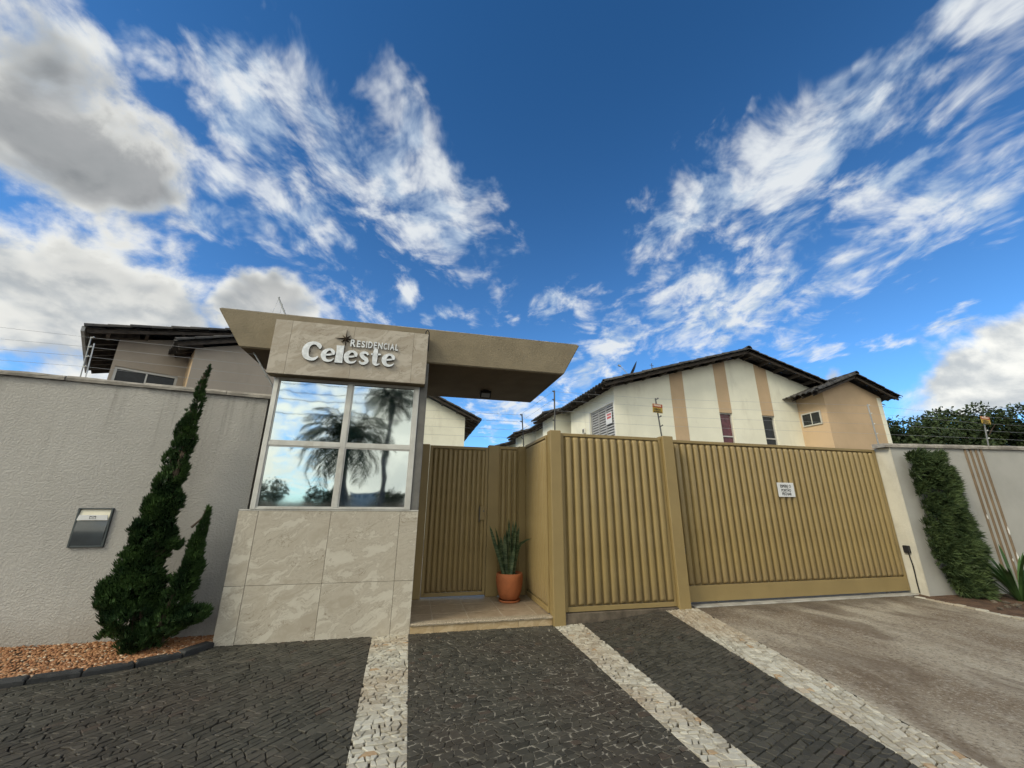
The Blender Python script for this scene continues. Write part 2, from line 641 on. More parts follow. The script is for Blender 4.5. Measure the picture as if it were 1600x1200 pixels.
M['tile'] = mat('beige_marbled_tile', f_marble((0.435, 0.385, 0.31), (0.60, 0.56, 0.475), (0.23, 0.18, 0.13), 0.34, 1.5))
M['fascia_tile'] = mat('warm_marbled_fascia_tile', f_marble((0.37, 0.315, 0.245), (0.51, 0.46, 0.385), (0.24, 0.195, 0.145), 0.42, 1.3))
M['porch_tile'] = mat('brown_porch_tile', f_marble((0.27, 0.205, 0.14), (0.38, 0.30, 0.215), (0.20, 0.14, 0.09), 0.45, 2.0))
M['riser_tile'] = mat('golden_riser_tile', f_marble((0.40, 0.285, 0.15), (0.55, 0.43, 0.27), (0.28, 0.17, 0.08), 0.45, 2.2))
M['nosing'] = painted('granite_nosing', (0.36, 0.30, 0.22), 0.7, 0.4, scale=60.0)
M['grout'] = painted('dark_grout', (0.13, 0.115, 0.095), 0.95, 0.2)
M['grout_light'] = painted('pale_grout', (0.45, 0.40, 0.32), 0.95, 0.15)


def f_gate(N):
    n = N.noise(N.obj, 2.2, 4.0, 0.6)
    c = N.mix(N.smooth(n, 0.3, 0.7), (0.285, 0.207, 0.086), (0.334, 0.248, 0.108))
    c = N.mix(N.math('MULTIPLY', N.rnd, 0.30), c, (0.245, 0.180, 0.085))
    fade = N.smooth(N.noise(N.vec('ADD', N.vec('MULTIPLY', N.obj, (1.0, 1.0, 0.8)), N.vec('SCALE', (9.0, 3.0, 5.0), scale=N.rnd)), 1.8, 5.0, 0.6), 0.5, 0.75)
    c = N.mix(fade * 0.22, c, (0.40, 0.32, 0.19))
    scuff = N.smooth(N.noise(N.vec('MULTIPLY', N.obj, (6.0, 6.0, 0.6)), 4.0, 6.0, 0.7), 0.60, 0.78)
    c = N.mix(scuff * 0.42, c, (0.40, 0.33, 0.21))
    z = N.sep(N.obj)[2]
    mud = N.smooth(z + N.noise(N.obj, 5.0, 4.0, 0.6) * 0.5, 0.62, 0.2)
    c = N.mix(mud * 0.5, c, (0.22, 0.16, 0.09))
    return {'Base Color': c, 'Roughness': 0.42, 'Specular IOR Level': 0.45, 'bump': (N.noise(N.obj, 3.0, 3.0, 0.5), 0.08, 0.02)}


M['gate'] = mat('khaki_gate_enamel', f_gate)
M['gate_post'] = painted('khaki_post_enamel', (0.292, 0.214, 0.092), 0.45, 0.06, bump=0.05, scale=2.5, spec=0.45)
M['alu'] = painted('brushed_aluminium_frame', (0.62, 0.61, 0.57), 0.42, 0.10, metal=0.35, scale=5.0, dirt=(0.35, 0.31, 0.25, 0.5))
M['jamb'] = painted('dark_grey_jamb', (0.16, 0.155, 0.145), 0.7, 0.15, bump=0.2)


def f_mirror(N):
    n = N.noise(N.obj, 1.6, 2.0, 0.5)
    streak = N.smooth(N.noise(N.vec('MULTIPLY', N.obj, (9.0, 9.0, 0.5)), 3.0, 4.0, 0.7), 0.62, 0.82)
    z = N.sep(N.obj)[2]
    low = N.smooth(z + N.noise(N.obj, 6.0, 4.0, 0.6) * 0.25, 1.72, 1.5)
    return {'Base Color': N.mix(low * 0.3, (0.66, 0.72, 0.71), (0.45, 0.47, 0.44)), 'Metallic': 1.0,
            'Roughness': streak * 0.10 + low * 0.06 + S(N, N.rnd) * 0.03 + 0.022, 'bump': (n, 0.05, 0.05)}


M['mirror'] = mat('mirrored_window_film', f_mirror)
M['letter'] = painted('cast_aluminium_letter', (0.66, 0.68, 0.70), 0.42, 0.16, metal=0.55, scale=14.0)
M['letter_edge'] = painted('darkened_letter_edge', (0.10, 0.095, 0.09), 0.6, 0.2)
M['bronze'] = painted('dark_bronze', (0.085, 0.062, 0.042), 0.5, 0.3, metal=0.4)
M['black'] = painted('black_plastic', (0.018, 0.018, 0.02), 0.5, 0.2)
M['lens'] = painted('pale_lamp_glass', (0.32, 0.34, 0.35), 0.15, 0.05)
M['white'] = painted('white_plate', (0.74, 0.75, 0.76), 0.4, 0.03)
M['ink'] = painted('black_ink', (0.02, 0.02, 0.025), 0.6, 0.0)
M['red_ink'] = painted('red_ink', (0.55, 0.05, 0.06), 0.6, 0.0)
M['yellow'] = painted('yellow_plate', (0.42, 0.29, 0.05), 0.5, 0.15, scale=20.0)
M['orange'] = painted('orange_red_plate', (0.36, 0.075, 0.03), 0.5, 0.15, scale=20.0)
M['steel'] = painted('galvanised_steel', (0.36, 0.36, 0.35), 0.45, 0.2, metal=0.6)
M['dark_steel'] = painted('dark_steel_rod', (0.10, 0.10, 0.10), 0.55, 0.2, metal=0.3)
M['wire'] = painted('thin_steel_wire', (0.42, 0.43, 0.44), 0.5, 0.0, metal=0.2)
M['mail_panel'] = painted('smoked_mailbox_panel', (0.055, 0.066, 0.075), 0.16, 0.2, metal=0.0, scale=3.0, spec=0.8)
M['mail_frame'] = painted('dark_mailbox_frame', (0.085, 0.10, 0.105), 0.3, 0.08, metal=0.3)
M['cream'] = painted('cream_enamel', (0.78, 0.74, 0.60), 0.4, 0.05)
M['terracotta'] = painted('terracotta', (0.36, 0.115, 0.042), 0.75, 0.14, bump=0.2, scale=8.0)
M['soil'] = painted('dry_soil', (0.085, 0.055, 0.035), 0.95, 0.4, bump=0.9, scale=9.0)
M['red_soil'] = painted('reddish_soil', (0.105, 0.062, 0.038), 0.95, 0.4, bump=0.9, scale=6.0)
M['asphalt'] = painted('asphalt', (0.055, 0.054, 0.052), 0.9, 0.25, bump=0.6, scale=4.0)


def f_stone(dark, lite, odd, rough):
    def f(N):
        n = N.noise(N.obj, 24.0, 4.0, 0.6)
        broad = N.noise(N.obj, 0.9, 3.0, 0.5)
        c = N.mix(S(N, N.tint), dark, lite)
        c = N.mix(N.smooth(S(N, N.tint), 0.965, 0.985), c, odd)
        c = N.mix(N.smooth(broad, 0.40, 0.7) * 0.55, c, tuple(k * 0.8 for k in odd))
        dust = N.noise(N.obj, 3.5, 5.0, 0.7)
        c = N.mix(N.smooth(dust, 0.52, 0.78) * 0.45, c, (0.17, 0.145, 0.115))
        c = N.mix(N.smooth(n, 0.5, 0.75) * 0.4, c, tuple(min(1, k * 1.35) for k in lite))
        return {'Base Color': c, 'Roughness': rough, 'Specular IOR Level': 0.35, 'bump': (n, 0.5, 0.006)}
    return f


M['basalt'] = mat('dark_basalt_sett', f_stone((0.036, 0.034, 0.026), (0.074, 0.069, 0.054), (0.074, 0.055, 0.041), 0.66))
M['limestone'] = mat('pale_limestone_sett', f_stone((0.34, 0.31, 0.245), (0.60, 0.575, 0.485), (0.42, 0.29, 0.17), 0.8))
M['joint_dark'] = painted('dark_joint_sand', (0.022, 0.019, 0.016), 1.0, 0.4, scale=14.0)
M['joint_lite'] = painted('brown_joint_sand', (0.075, 0.055, 0.036), 1.0, 0.5, scale=10.0)


def f_joint_mid(N):
    n = N.noise(N.obj, 13.0, 5.0, 0.7)
    c = N.mix(N.smooth(n, 0.44, 0.62), (0.030, 0.026, 0.021), (0.34, 0.31, 0.25))
    return {'Base Color': c, 'Roughness': 1.0, 'Specular IOR Level': 0.1}


M['joint_mid'] = mat('patchy_pale_mortar', f_joint_mid)


def f_concrete(N):
    a = N.noise(N.vec('MULTIPLY', N.obj, (0.8, 0.35, 1.0)), 1.3, 6.0, 0.62, dist=0.4)
    b = N.noise(N.obj, 34.0, 4.0, 0.75)
    c3 = N.noise(N.obj, 6.0, 5.0, 0.65)
    c = N.mix(N.smooth(a, 0.34, 0.64), (0.205, 0.158, 0.110), (0.40, 0.35, 0.27))
    c = N.mix(N.smooth(c3, 0.45, 0.75) * 0.35, c, (0.33, 0.30, 0.25))
    c = N.mix(N.smooth(b, 0.52, 0.66) * 0.65, c, (0.47, 0.43, 0.36))
    c = N.mix(N.smooth(b, 0.47, 0.36) * 0.65, c, (0.085, 0.066, 0.048))
    y = N.sep(N.obj)[1]
    x = N.sep(N.obj)[0]
    stain = N.smooth(N.noise(N.vec('MULTIPLY', N.obj, (1.6, 0.7, 1.0)), 1.0, 5.0, 0.65, dist=0.8), 0.50, 0.66)
    oil = N.smooth(y + N.noise(N.obj, 2.0, 5.0, 0.65) * 1.4, 5.55, 6.1)       # drips and dirt gathered along the gate
    c = N.mix(stain * 0.6, c, (0.12, 0.085, 0.058))
    c = N.mix(oil * 0.65, c, (0.075, 0.055, 0.04))
    return {'Base Color': c, 'Roughness': 0.93, 'Specular IOR Level': 0.2, 'bump': (b * 0.6 + c3, 0.6, 0.012)}


M['concrete'] = mat('worn_driveway_concrete', f_concrete)
M['track'] = painted('pale_concrete_threshold', (0.36, 0.345, 0.31), 0.9, 0.2, bump=0.5, scale=5.0, dirt=(0.12, 0.09, 0.06, 0.7))
M['plinth'] = painted('muddy_plinth', (0.13, 0.105, 0.078), 0.95, 0.35, bump=0.8, scale=7.0, dirt=(0.05, 0.038, 0.028, 0.8))
M['kerb'] = painted('dark_kerb_stone', (0.034, 0.035, 0.036), 0.75, 0.3, bump=0.5, scale=8.0)


def f_pebble(N):
    c = N.mix(S(N, N.tint), (0.25, 0.098, 0.036), (0.50, 0.265, 0.125))
    c = N.mix(N.smooth(S(N, N.tint), 0.85, 0.95), c, (0.60, 0.46, 0.32))
    return {'Base Color': c, 'Roughness': 0.75}


M['pebble'] = mat('orange_river_pebble', f_pebble)

# ================================================================== ground
g = MB()
g.face([(-400, -400, -0.16), (400, -400, -0.16), (400, 400, -0.16), (-400, 400, -0.16)])
tag(g.build('ground', M['soil']), kind='structure')
g = MB()
g.face([(-120, -8.5, -0.13), (120, -8.5, -0.13), (120, 0.3, -0.13), (-120, 0.3, -0.13)])
tag(g.build('road', M['asphalt']), kind='structure')
g = MB()
g.face([(-14, 5.46, -0.02), (14, 5.46, 0.02), (14, 40, 0.02), (-14, 40, -0.02)])
tag(g.build('inner_yard', M['track']), kind='structure')


def clip_poly(poly, a, b):
    """keep the part of poly on the left of a->b"""
    out = []
    n = len(poly)
    for i in range(n):
        p, q = poly[i], poly[(i + 1) % n]
        sp = (b[0] - a[0]) * (p[1] - a[1]) - (b[1] - a[1]) * (p[0] - a[0])
        sq = (b[0] - a[0]) * (q[1] - a[1]) - (b[1] - a[1]) * (q[0] - a[0])
        if sp >= 0:
            out.append(p)
        if (sp > 0 and sq < 0) or (sp < 0 and sq > 0):
            t = sp / (sp - sq)
            out.append((p[0] + (q[0] - p[0]) * t, p[1] + (q[1] - p[1]) * t))
    return out


def area(p):
    return abs(sum(p[i][0] * p[(i + 1) % len(p)][1] - p[(i + 1) % len(p)][0] * p[i][1] for i in range(len(p)))) / 2


def in_view(x, y):
    v = cam.matrix_world.inverted() @ Vector((x, y, gz(x, y)))
    if v.z > -0.05:
        return False
    u = FPX * v.x / -v.z
    w = FPX * v.y / -v.z
    return abs(u) < 810 and -620 < w < 620


def paving(name, region, theta, rowh, slen, mstone, mbed, seed, gap=0.006, keep=300, drop=None, odd=0.03, bed=0.012):
    """Rows of hand-cut setts laid at an angle; region is convex, counter-clockwise."""
    rr = random.Random(seed)
    ct, st = cos(theta), sin(theta)
    to_uv = lambda p: (p[0] * ct + p[1] * st, -p[0] * st + p[1] * ct)
    to_xy = lambda p: (p[0] * ct - p[1] * st, p[0] * st + p[1] * ct)
    uv = [to_uv(p) for p in region]
    u0, u1 = min(p[0] for p in uv), max(p[0] for p in uv)
    v0, v1 = min(p[1] for p in uv), max(p[1] for p in uv)
    wob = lambda u, k: 0.016 * mnoise.noise(Vector((u * 1.3, k * 0.21, seed))) + 0.07 * mnoise.noise(Vector((u * 0.33, k * 0.05, seed + 9.0)))
    lines = [v0 - 0.3]
    while lines[-1] < v1 + 0.3:
        lines.append(lines[-1] + rowh * rr.uniform(0.8, 1.25))
    stones = []
    for k in range(len(lines) - 1):
        u = u0 - 0.3 + rr.uniform(0, slen)
        skew = rr.uniform(-0.02, 0.02)
        while u < u1 + 0.2:
            L = slen * rr.uniform(0.55, 1.45)
            sk2 = rr.uniform(-0.018, 0.018)
            ga = gap * rr.uniform(0.4, 1.3)
            q = []
            for (uu, kk, s) in ((u, k, -1), (u + L, k, -1), (u + L, k + 1, 1), (u, k + 1, 1)):
                sk = (sk2 if uu > u else skew) * s
                px_ = uu + sk + (ga if uu == u else -ga) * 0.5 + rr.uniform(-0.006, 0.006)
                py_ = lines[kk] + wob(uu + sk, kk) + (ga if s < 0 else -ga) * 0.5 + rr.uniform(-0.006, 0.006)
                q.append((px_, py_))
            if rr.random() < 0.35:       # a knocked-off corner
                i = rr.randrange(4); p, pr, nx = q[i], q[i - 1], q[(i + 1) % 4]
                t = rr.uniform(0.15, 0.35)
                q[i:i + 1] = [(p[0] + (pr[0] - p[0]) * t, p[1] + (pr[1] - p[1]) * t), (p[0] + (nx[0] - p[0]) * t, p[1] + (nx[1] - p[1]) * t)]
            u += L
            skew = sk2
            poly = [to_xy(p) for p in q]
            cx0, cy0 = sum(p[0] for p in poly) / len(poly), sum(p[1] for p in poly) / len(poly)
            if drop and drop(cx0, cy0):
                continue
            for i in range(len(region)):
                poly = clip_poly(poly, region[i], region[(i + 1) % len(region)])
                if len(poly) < 3:
                    break
            if len(poly) >= 3 and area(poly) > 0.0004:
                stones.append(poly)
    root = MB()
    # bed of sand, following the fall of the pavement
    nx, ny = 24, 24
    xs = [p[0] for p in region]; ys = [p[1] for p in region]
    pts = list(region)
    def fan(poly, depth=0):
        root.face([(p[0], p[1], gz(*p) - bed) for p in poly])
    nstrip = 30
    yy = [min(ys) + (max(ys) - min(ys)) * i / nstrip for i in range(nstrip + 1)]
    xx = [min(xs) + (max(xs) - min(xs)) * i / 12 for i in range(13)]
    for j in range(nstrip):
        for i in range(12):
            c = [(xx[i], yy[j]), (xx[i + 1], yy[j]), (xx[i + 1], yy[j + 1]), (xx[i], yy[j + 1])]
            for e in range(len(region)):
                c = clip_poly(c, region[e], region[(e + 1) % len(region)])
                if len(c) < 3:
                    break
            if len(c) >= 3:
                fan(c)
    ro = root.build(name, mbed)
    tag(ro, kind='structure')

    def stone_faces(mb, poly):
        cx0, cy0 = sum(p[0] for p in poly) / len(poly), sum(p[1] for p in poly) / len(poly)
        dz = rr.uniform(-0.002, 0.002)
        tx, ty = rr.uniform(-0.016, 0.016), rr.uniform(-0.016, 0.016)
        top = lambda x, y: gz(x, y) + dz + (x - cx0) * tx + (y - cy0) * ty
        tint = rr.random()
        b = [(p[0], p[1], gz(*p) - 0.03) for p in poly]
        s = [(p[0], p[1], top(*p) - 0.004) for p in poly]
        ins = []
        for p in poly:
            d = hypot(p[0] - cx0, p[1] - cy0) or 1
            k = max(0.7, 1 - 0.0045 / d)
            x, y = cx0 + (p[0] - cx0) * k, cy0 + (p[1] - cy0) * k
            ins.append((x, y, top(x, y)))
        n = len(poly)
        for i in range(n):
            j = (i + 1) % n
            mb.face([b[i], b[j], s[j], s[i]], 0, tint)
            mb.face([s[i], s[j], ins[j], ins[i]], 0, tint)
        mb.face(ins, 0, tint)
    seen = sorted((p for p in stones if in_view(sum(q[0] for q in p) / len(p), sum(q[1] for q in p) / len(p))),
                  key=lambda p: -area(p) / (hypot(sum(q[0] for q in p) / len(p), sum(q[1] for q in p) / len(p)) ** 3))
    near = seen[:keep]
    ids = set(id(p) for p in near)
    for p in near:
        mb = MB(); stone_faces(mb, p)
        sub('stone', mb, mstone, ro)
    rest = MB()
    for p in stones:
        if id(p) not in ids:
            stone_faces(rest, p)
    if rest.f:
        tag(sub('stones', rest, mstone, ro), kind='stuff')
    return ro


# the kerb of the gravel bed, from far left round to the booth
KERB = [(-8.0, 3.85), (-6.0, 4.18), (-4.6, 4.42), (-3.9, 4.55), (-3.22, 4.70), (-2.85, 4.79), (-2.53, 4.90), (-2.25, 5.06), (-2.06, 5.24), (-1.98, 5.44)]


def kerb_y(x):
    for (a, b) in zip(KERB, KERB[1:]):
        if a[0] <= x <= b[0]:
            return a[1] + (b[1] - a[1]) * (x - a[0]) / (b[0] - a[0])
    return 9.0


Y0 = 1.2
YF = 5.455
s1l = lambda y: -0.356 + (5.32 - y) * 0.035
s1r = lambda y: 0.052 + (5.35 - y) * 0.0103
s2l = lambda y: 1.86 - (5.36 - y) * 0.009
s2r = lambda y: 2.242 - (5.36 - y) * 0.0375
s3l = lambda y: 3.466 - (5.24 - y) * 0.1377
s3r = lambda y: 3.966 - (5.31 - y) * 0.1658
paving('dark_stone_pavement', [(-5.6, Y0), (s1l(Y0), Y0), (s1l(YF), YF), (-5.6, YF)], radians(48), 0.054, 0.080, M['basalt'], M['joint_dark'], 11,
       gap=0.0065, drop=lambda x, y: y > kerb_y(x) + 0.03 and x < -1.98)
paving('pale_stone_band', [(s1l(Y0), Y0), (s1r(Y0), Y0), (s1r(YF), YF), (s1l(YF), YF)], radians(4), 0.054, 0.062, M['limestone'], M['joint_lite'], 12, gap=0.010, bed=0.018)
paving('dark_stone_pavement', [(s1r(Y0), Y0), (s2l(Y0), Y0), (s2l(YF), YF), (s1r(YF), YF)], radians(14), 0.056, 0.068, M['basalt'], M['joint_mid'], 13,
       gap=0.0085, bed=0.004)
paving('pale_stone_band', [(s2l(Y0), Y0), (s2r(Y0), Y0), (s2r(YF), YF), (s2l(YF), YF)], radians(-8), 0.054, 0.064, M['limestone'], M['joint_lite'], 14, gap=0.010, bed=0.018)
paving('dark_stone_pavement', [(s2r(Y0), Y0), (s3l(Y0), Y0), (s3l(5.40), 5.40), (s2r(5.40), 5.40)], radians(20), 0.052, 0.072, M['basalt'], M['joint_dark'], 15, gap=0.007)
paving('pale_stone_band', [(s3l(Y0), Y0), (s3r(Y0), Y0), (s3r(5.43), 5.43), (s3l(5.43), 5.43)], radians(72), 0.054, 0.066, M['limestone'], M['joint_lite'], 16, gap=0.010, bed=0.018)

# driveway
d = MB()
rows = []
for j in range(41):
    y = Y0 + (5.42 - Y0) * j / 40
    x0 = s3r(y)
    x1 = 7.95 + max(0, (4.1 - y)) * 0.05
    rows.append([(x0 + (x1 - x0) * i / 16, y, gz(x0 + (x1 - x0) * i / 16, y) - 0.004 + 0.006 * mnoise.noise(Vector((i * 0.7, j * 0.4, 2.0)))) for i in range(17)])
d.grid(rows)
o = d.build('driveway', M['concrete'], smooth=True)
tag(o, kind='structure')
d = MB()
d.box(3.99, 8.22, 5.425, 5.80, 0.0, 0.118, 0.008)
o = tag(d.build('gate_threshold', M['track']), kind='structure')
d = MB()
d.box(4.0, 8.22, 5.555, 5.585, 0.119, 0.126)
sub('track_rail', d, M['dark_steel'], o)
d = MB()
d.box(2.02, 3.70, 5.415, 5.50, -0.05, 0.125, 0.006)
tag(d.build('plinth', M['plinth']), kind='structure')

# right planting bed with its pale edging setts
d = MB()
rows = []
for j in range(15):
    y = 1.0 + 4.5 * j / 14
    rows.append([(8.06 + 4.5 * i / 8, y, gz(8, y) - 0.01 + 0.03 * mnoise.noise(Vector((i * 0.9, j * 0.9, 5.0))) + 0.02 * (i > 0)) for i in range(9)])
d.grid(rows)
bed = tag(d.build('planting_bed', M['red_soil'], smooth=True), kind='structure')
for i in range(34):
    y = 1.2 + i * 0.122
    mb = MB()
    mb.box(7.955 + R.uniform(-0.01, 0.01), 8.04 + R.uniform(-0.01, 0.012), y, y + 0.113, gz(8, y) - 0.06, gz(8, y) + R.uniform(0.008, 0.02), 0.008)
    mb.tint = [R.random()] * len(mb.f)
    sub('edging_stone', mb, M['limestone'], bed)
for i in range(11):
    a = R.uniform(8.12, 9.6); b = R.uniform(4.5, 5.1)
    mb = MB()
    r = R.uniform(0.03, 0.07)
    rows = []
    for k in range(4):
        ph = pi * k / 3 - pi / 2
        rows.append([(a + r * cos(ph) * cos(t * pi / 3.5) * R.uniform(0.8, 1.2), b + r * cos(ph) * sin(t * pi / 3.5) * R.uniform(0.8, 1.2), gz(8, b) + 0.02 + r * 0.6 * sin(ph)) for t in range(7)])
    mb.grid(rows, closed=True)
    sub('rock', mb, M['plinth'], bed)

# gravel bed on the left, kerb stones round it
d = MB()
rows = []
for i in range(40):
    x = -7.6 + (5.62) * i / 39
    y0 = min(kerb_y(x) + 0.02, 5.44)
    rows.append([(x, y0 + (5.72 - y0) * k / 6, 0.018 + 0.012 * (k / 6)) for k in range(7)])
d.grid(rows)
gb = tag(d.build('gravel_bed', M['soil']), kind='structure')
pm = MB()
rg = random.Random(5)
for n in range(7800):
    x = -2.0 - 3.4 * rg.random() ** 1.25
    y0 = kerb_y(x) + 0.05
    if y0 > 5.68:
        continue
    y = rg.uniform(y0, 5.69)
    z = 0.022 + 0.012 * (y - y0) / (5.7 - y0) + rg.uniform(0.0, 0.014)
    a, b2, c2 = rg.uniform(0.011, 0.021), rg.uniform(0.008, 0.014), rg.uniform(0.006, 0.010)
    th, ti = rg.uniform(0, pi), rg.uniform(-0.5, 0.5)
    mtx = Matrix.Rotation(th, 3, 'Z') @ Matrix.Rotation(ti, 3, 'X')
    P = [Vector((0, 0, -c2)), Vector((0, 0, c2))]
    ring = [Vector((a * cos(k * pi / 3), b2 * sin(k * pi / 3), 0.0)) for k in range(6)]
    ring2 = [Vector((a * 0.68 * cos(k * pi / 3), b2 * 0.68 * sin(k * pi / 3), c2 * 0.75)) for k in range(6)]
    off = Vector((x, y, z))
    b0 = len(pm.v)
    tint = rg.random()
    pm.v += [tuple(mtx @ p + off) for p in ring + ring2 + [P[1]]]
    for k in range(6):
        j = (k + 1) % 6
        for fce in ((b0 + k, b0 + j, b0 + 6 + j, b0 + 6 + k), (b0 + 6 + k, b0 + 6 + j, b0 + 12)):
            pm.f.append(fce); pm.mi.append(0); pm.tint.append(tint)
tag(sub('pebbles', pm, M['pebble'], gb, smooth=True), kind='stuff')

# kerb
kroot = MB()
kp = []
for a, b in zip(KERB, KERB[1:]):
    kp.append((a, b))
kroot.box(-7.99, -7.90, 3.86, 3.94, -0.03, 0.0)
ko = tag(kroot.build('kerb', M['kerb']), kind='structure')
# walk along the kerb polyline in stone lengths
pts = [Vector(p) for p in KERB]
lens = [0]
for a, b in zip(pts, pts[1:]):
    lens.append(lens[-1] + (b - a).length)


def at_len(s):
    for i in range(len(pts) - 1):
        if s <= lens[i + 1]:
            t = (s - lens[i]) / (lens[i + 1] - lens[i])
            return pts[i].lerp(pts[i + 1], t)
    return pts[-1]


s = 0.0
while s < lens[-1] - 0.05:
    L = min(R.uniform(0.26, 0.36), lens[-1] - s)
    a, b = at_len(s + 0.006), at_len(s + L - 0.006)
    dr = (b - a).normalized()
    nr = Vector((-dr.y, dr.x))
    zt = 0.050 + R.uniform(-0.008, 0.008)
    mb = MB()
    w0, w1 = -0.012 + R.uniform(-0.006, 0.006), 0.085 + R.uniform(-0.01, 0.01)
    q = [a + nr * w0, b + nr * w0, b + nr * w1, a + nr * w1]
    c = (q[0] + q[1] + q[2] + q[3]) / 4
    lo = [(p.x, p.y, -0.05) for p in q]
    mid = [(p.x, p.y, zt - 0.014) for p in q]
    top = [((p + (c - p) * 0.10).x, (p + (c - p) * 0.10).y, zt + R.uniform(-0.004, 0.004)) for p in q]
    for i in range(4):
        j = (i + 1) % 4
        mb.face([lo[i], lo[j], mid[j], mid[i]])
        mb.face([mid[i], mid[j], top[j], top[i]])
    mb.face(top)
    sub('kerb_stone', mb, M['kerb'], ko)
    s += L

# ================================================================== left boundary wall
YW = 5.70


def wall_top(x):
    return 2.80 + (-2.0 - x) * 0.035


bw = thing('boundary_wall', 'rough grey rendered boundary wall left of the booth, with mailbox and juniper', 'wall', (-5.0, YW, 0))
w = MB()
xs = [-9.0 + 7.0 * i / 20 for i in range(21)]
w.grid([[(x, YW, -0.1) for x in xs], [(x, YW, wall_top(x)) for x in xs], [(x, YW + 0.16, wall_top(x)) for x in xs], [(x, YW + 0.16, -0.1) for x in xs]])
fix_normals(w.build('wall', M['stucco'], bw))
x = -9.0
while x < -1.95:
    L = min(R.uniform(0.75, 1.05), -1.9 - x)
    mb = MB()
    x1 = x + L - 0.006
    dy = R.uniform(-0.008, 0.008)
    rows = []
    n = 6
    for (yy, zz) in ((-0.03 + dy, 0.002), (-0.035 + dy, 0.035), (-0.02 + dy, 0.062), (0.20, 0.07), (0.20, 0.002)):
        rows.append([(x + (x1 - x) * i / n, YW + yy + R.uniform(-0.004, 0.004), wall_top(x + (x1 - x) * i / n) + zz + (R.uniform(-0.006, 0.006) if zz > 0.01 else 0)) for i in range(n + 1)])
    mb.grid(rows, closed=False)
    mb.face([r[0] for r in rows]); mb.face([r[-1] for r in rows][::-1])
    fix_normals(mb.build('coping_stone', M['coping'], bw))
    x += L

# mailbox let into the wall
mx0, mx1, mz0, mz1 = -3.70, -3.365, 0.985, 1.405
mbx = thing('mailbox', 'smoked dark mailbox with a white flap set into the grey wall', 'mailbox', (-3.53, YW, mz0))
yf = YW - 0.022
a = MB()
for (x0, x1, z0, z1) in ((mx0, mx0 + 0.02, mz0, mz1), (mx1 - 0.02, mx1, mz0, mz1), (mx0 + 0.02, mx1 - 0.02, mz0, mz0 + 0.018), (mx0 + 0.02, mx1 - 0.02, mz1 - 0.012, mz1)):
    a.box(x0, x1, yf, YW + 0.02, z0, z1, 0.003)
a.build('frame', M['mail_frame'], mbx)
a = MB()
rows = []
for i in range(9):
    t = i / 8
    rows.append([(mx0 + 0.021 + (mx1 - mx0 - 0.042) * j / 8, yf + 0.006 - 0.012 * sin(pi * t) - 0.004 * sin(pi * j / 8), mz0 + 0.019 + 0.265 * t) for j in range(9)])
a.grid(rows)
a.build('front_panel', M['mail_panel'], mbx, smooth=True)
a = MB()
a.face([(mx0 + 0.02, yf + 0.002, mz0 + 0.285), (mx1 - 0.02, yf + 0.002, mz0 + 0.285), (mx1 - 0.02, YW - 0.002, mz1 - 0.01), (mx0 + 0.02, YW - 0.002, mz1 - 0.01)])
a.build('slot_liner', M['cream'], mbx)
a = MB()
a.prism([(mx0 + 0.022, mz0 + 0.29), (mx1 - 0.022, mz0 + 0.29), (mx1 - 0.034, mz0 + 0.345), (mx0 + 0.034, mz0 + 0.345)], 1, yf - 0.012, yf - 0.006)
fl = a.build('flap', M['white'], mbx)
a = MB()
cx = (mx0 + mx1) / 2
for (p, q) in (((-0.028, 0.305), (-0.028, 0.332)), ((-0.028, 0.332), (0.028, 0.332)), ((0.028, 0.332), (0.028, 0.305)), ((0.028, 0.305), (-0.028, 0.305)), ((-0.028, 0.332), (0, 0.316)), ((0, 0.316), (0.028, 0.332))):
    a.tube([(cx + p[0], yf - 0.0125, mz0 + p[1]), (cx + q[0], yf - 0.0125, mz0 + q[1])], 0.0018, 5)
a.build('envelope_mark', M['ink'], mbx)

# ================================================================== guard booth
YB = 5.46
booth = thing('guard_booth', 'beige tiled gatehouse booth with mirrored window under a flat khaki canopy', 'gatehouse', (-0.95, YB, 0))
w = MB()
w.box(-1.985, 0.045, YB + 0.012, 6.66, -0.06, 1.37)
w.box(-1.885, 0.052, YB + 0.055, 6.66, 1.372, 3.42)
w.build('wall', M['grout'], booth)
w = MB()
w.box(-0.043, 0.060, YB + 0.010, 6.665, 1.392, 3.42, 0.004)
w.build('jamb', M['jamb'], booth)

TX = [-2.0, -1.790, -0.985, -0.165, 0.062]
TZ = [-0.05, 0.578, 1.385]
for i in range(4):
    for j in range(2):
        mb = MB()
        mb.box(TX[i] + 0.002, TX[i + 1] - 0.002, YB - 0.004 + R.uniform(-0.001, 0.001), YB + 0.014, TZ[j] + 0.002, TZ[j + 1] - 0.002, 0.0015)
        mb.build('tile', M['tile'], booth)
for j in range(2):       # the return towards the porch
    mb = MB()
    mb.box(0.046, 0.0605, YB + 0.016, 6.66, TZ[j] + 0.002, TZ[j + 1] - 0.002, 0.0015)
    mb.build('tile', M['tile'], booth)
mb = MB()
mb.box(-2.0, 0.062, YB + 0.002, YB + 0.09, 1.3865, 1.402, 0.003)
mb.build('sill', M['alu'], booth)

# window
win = MB()
FX = (-1.892, -0.045)
ZB, ZT = 1.403, 3.058
fy0, fy1 = YB - 0.004, YB + 0.05


def bar(mb, x0, x1, z0, z1, y0=fy0, y1=fy1):
    mb.box(x0, x1, y0, y1, z0, z1, 0.004)


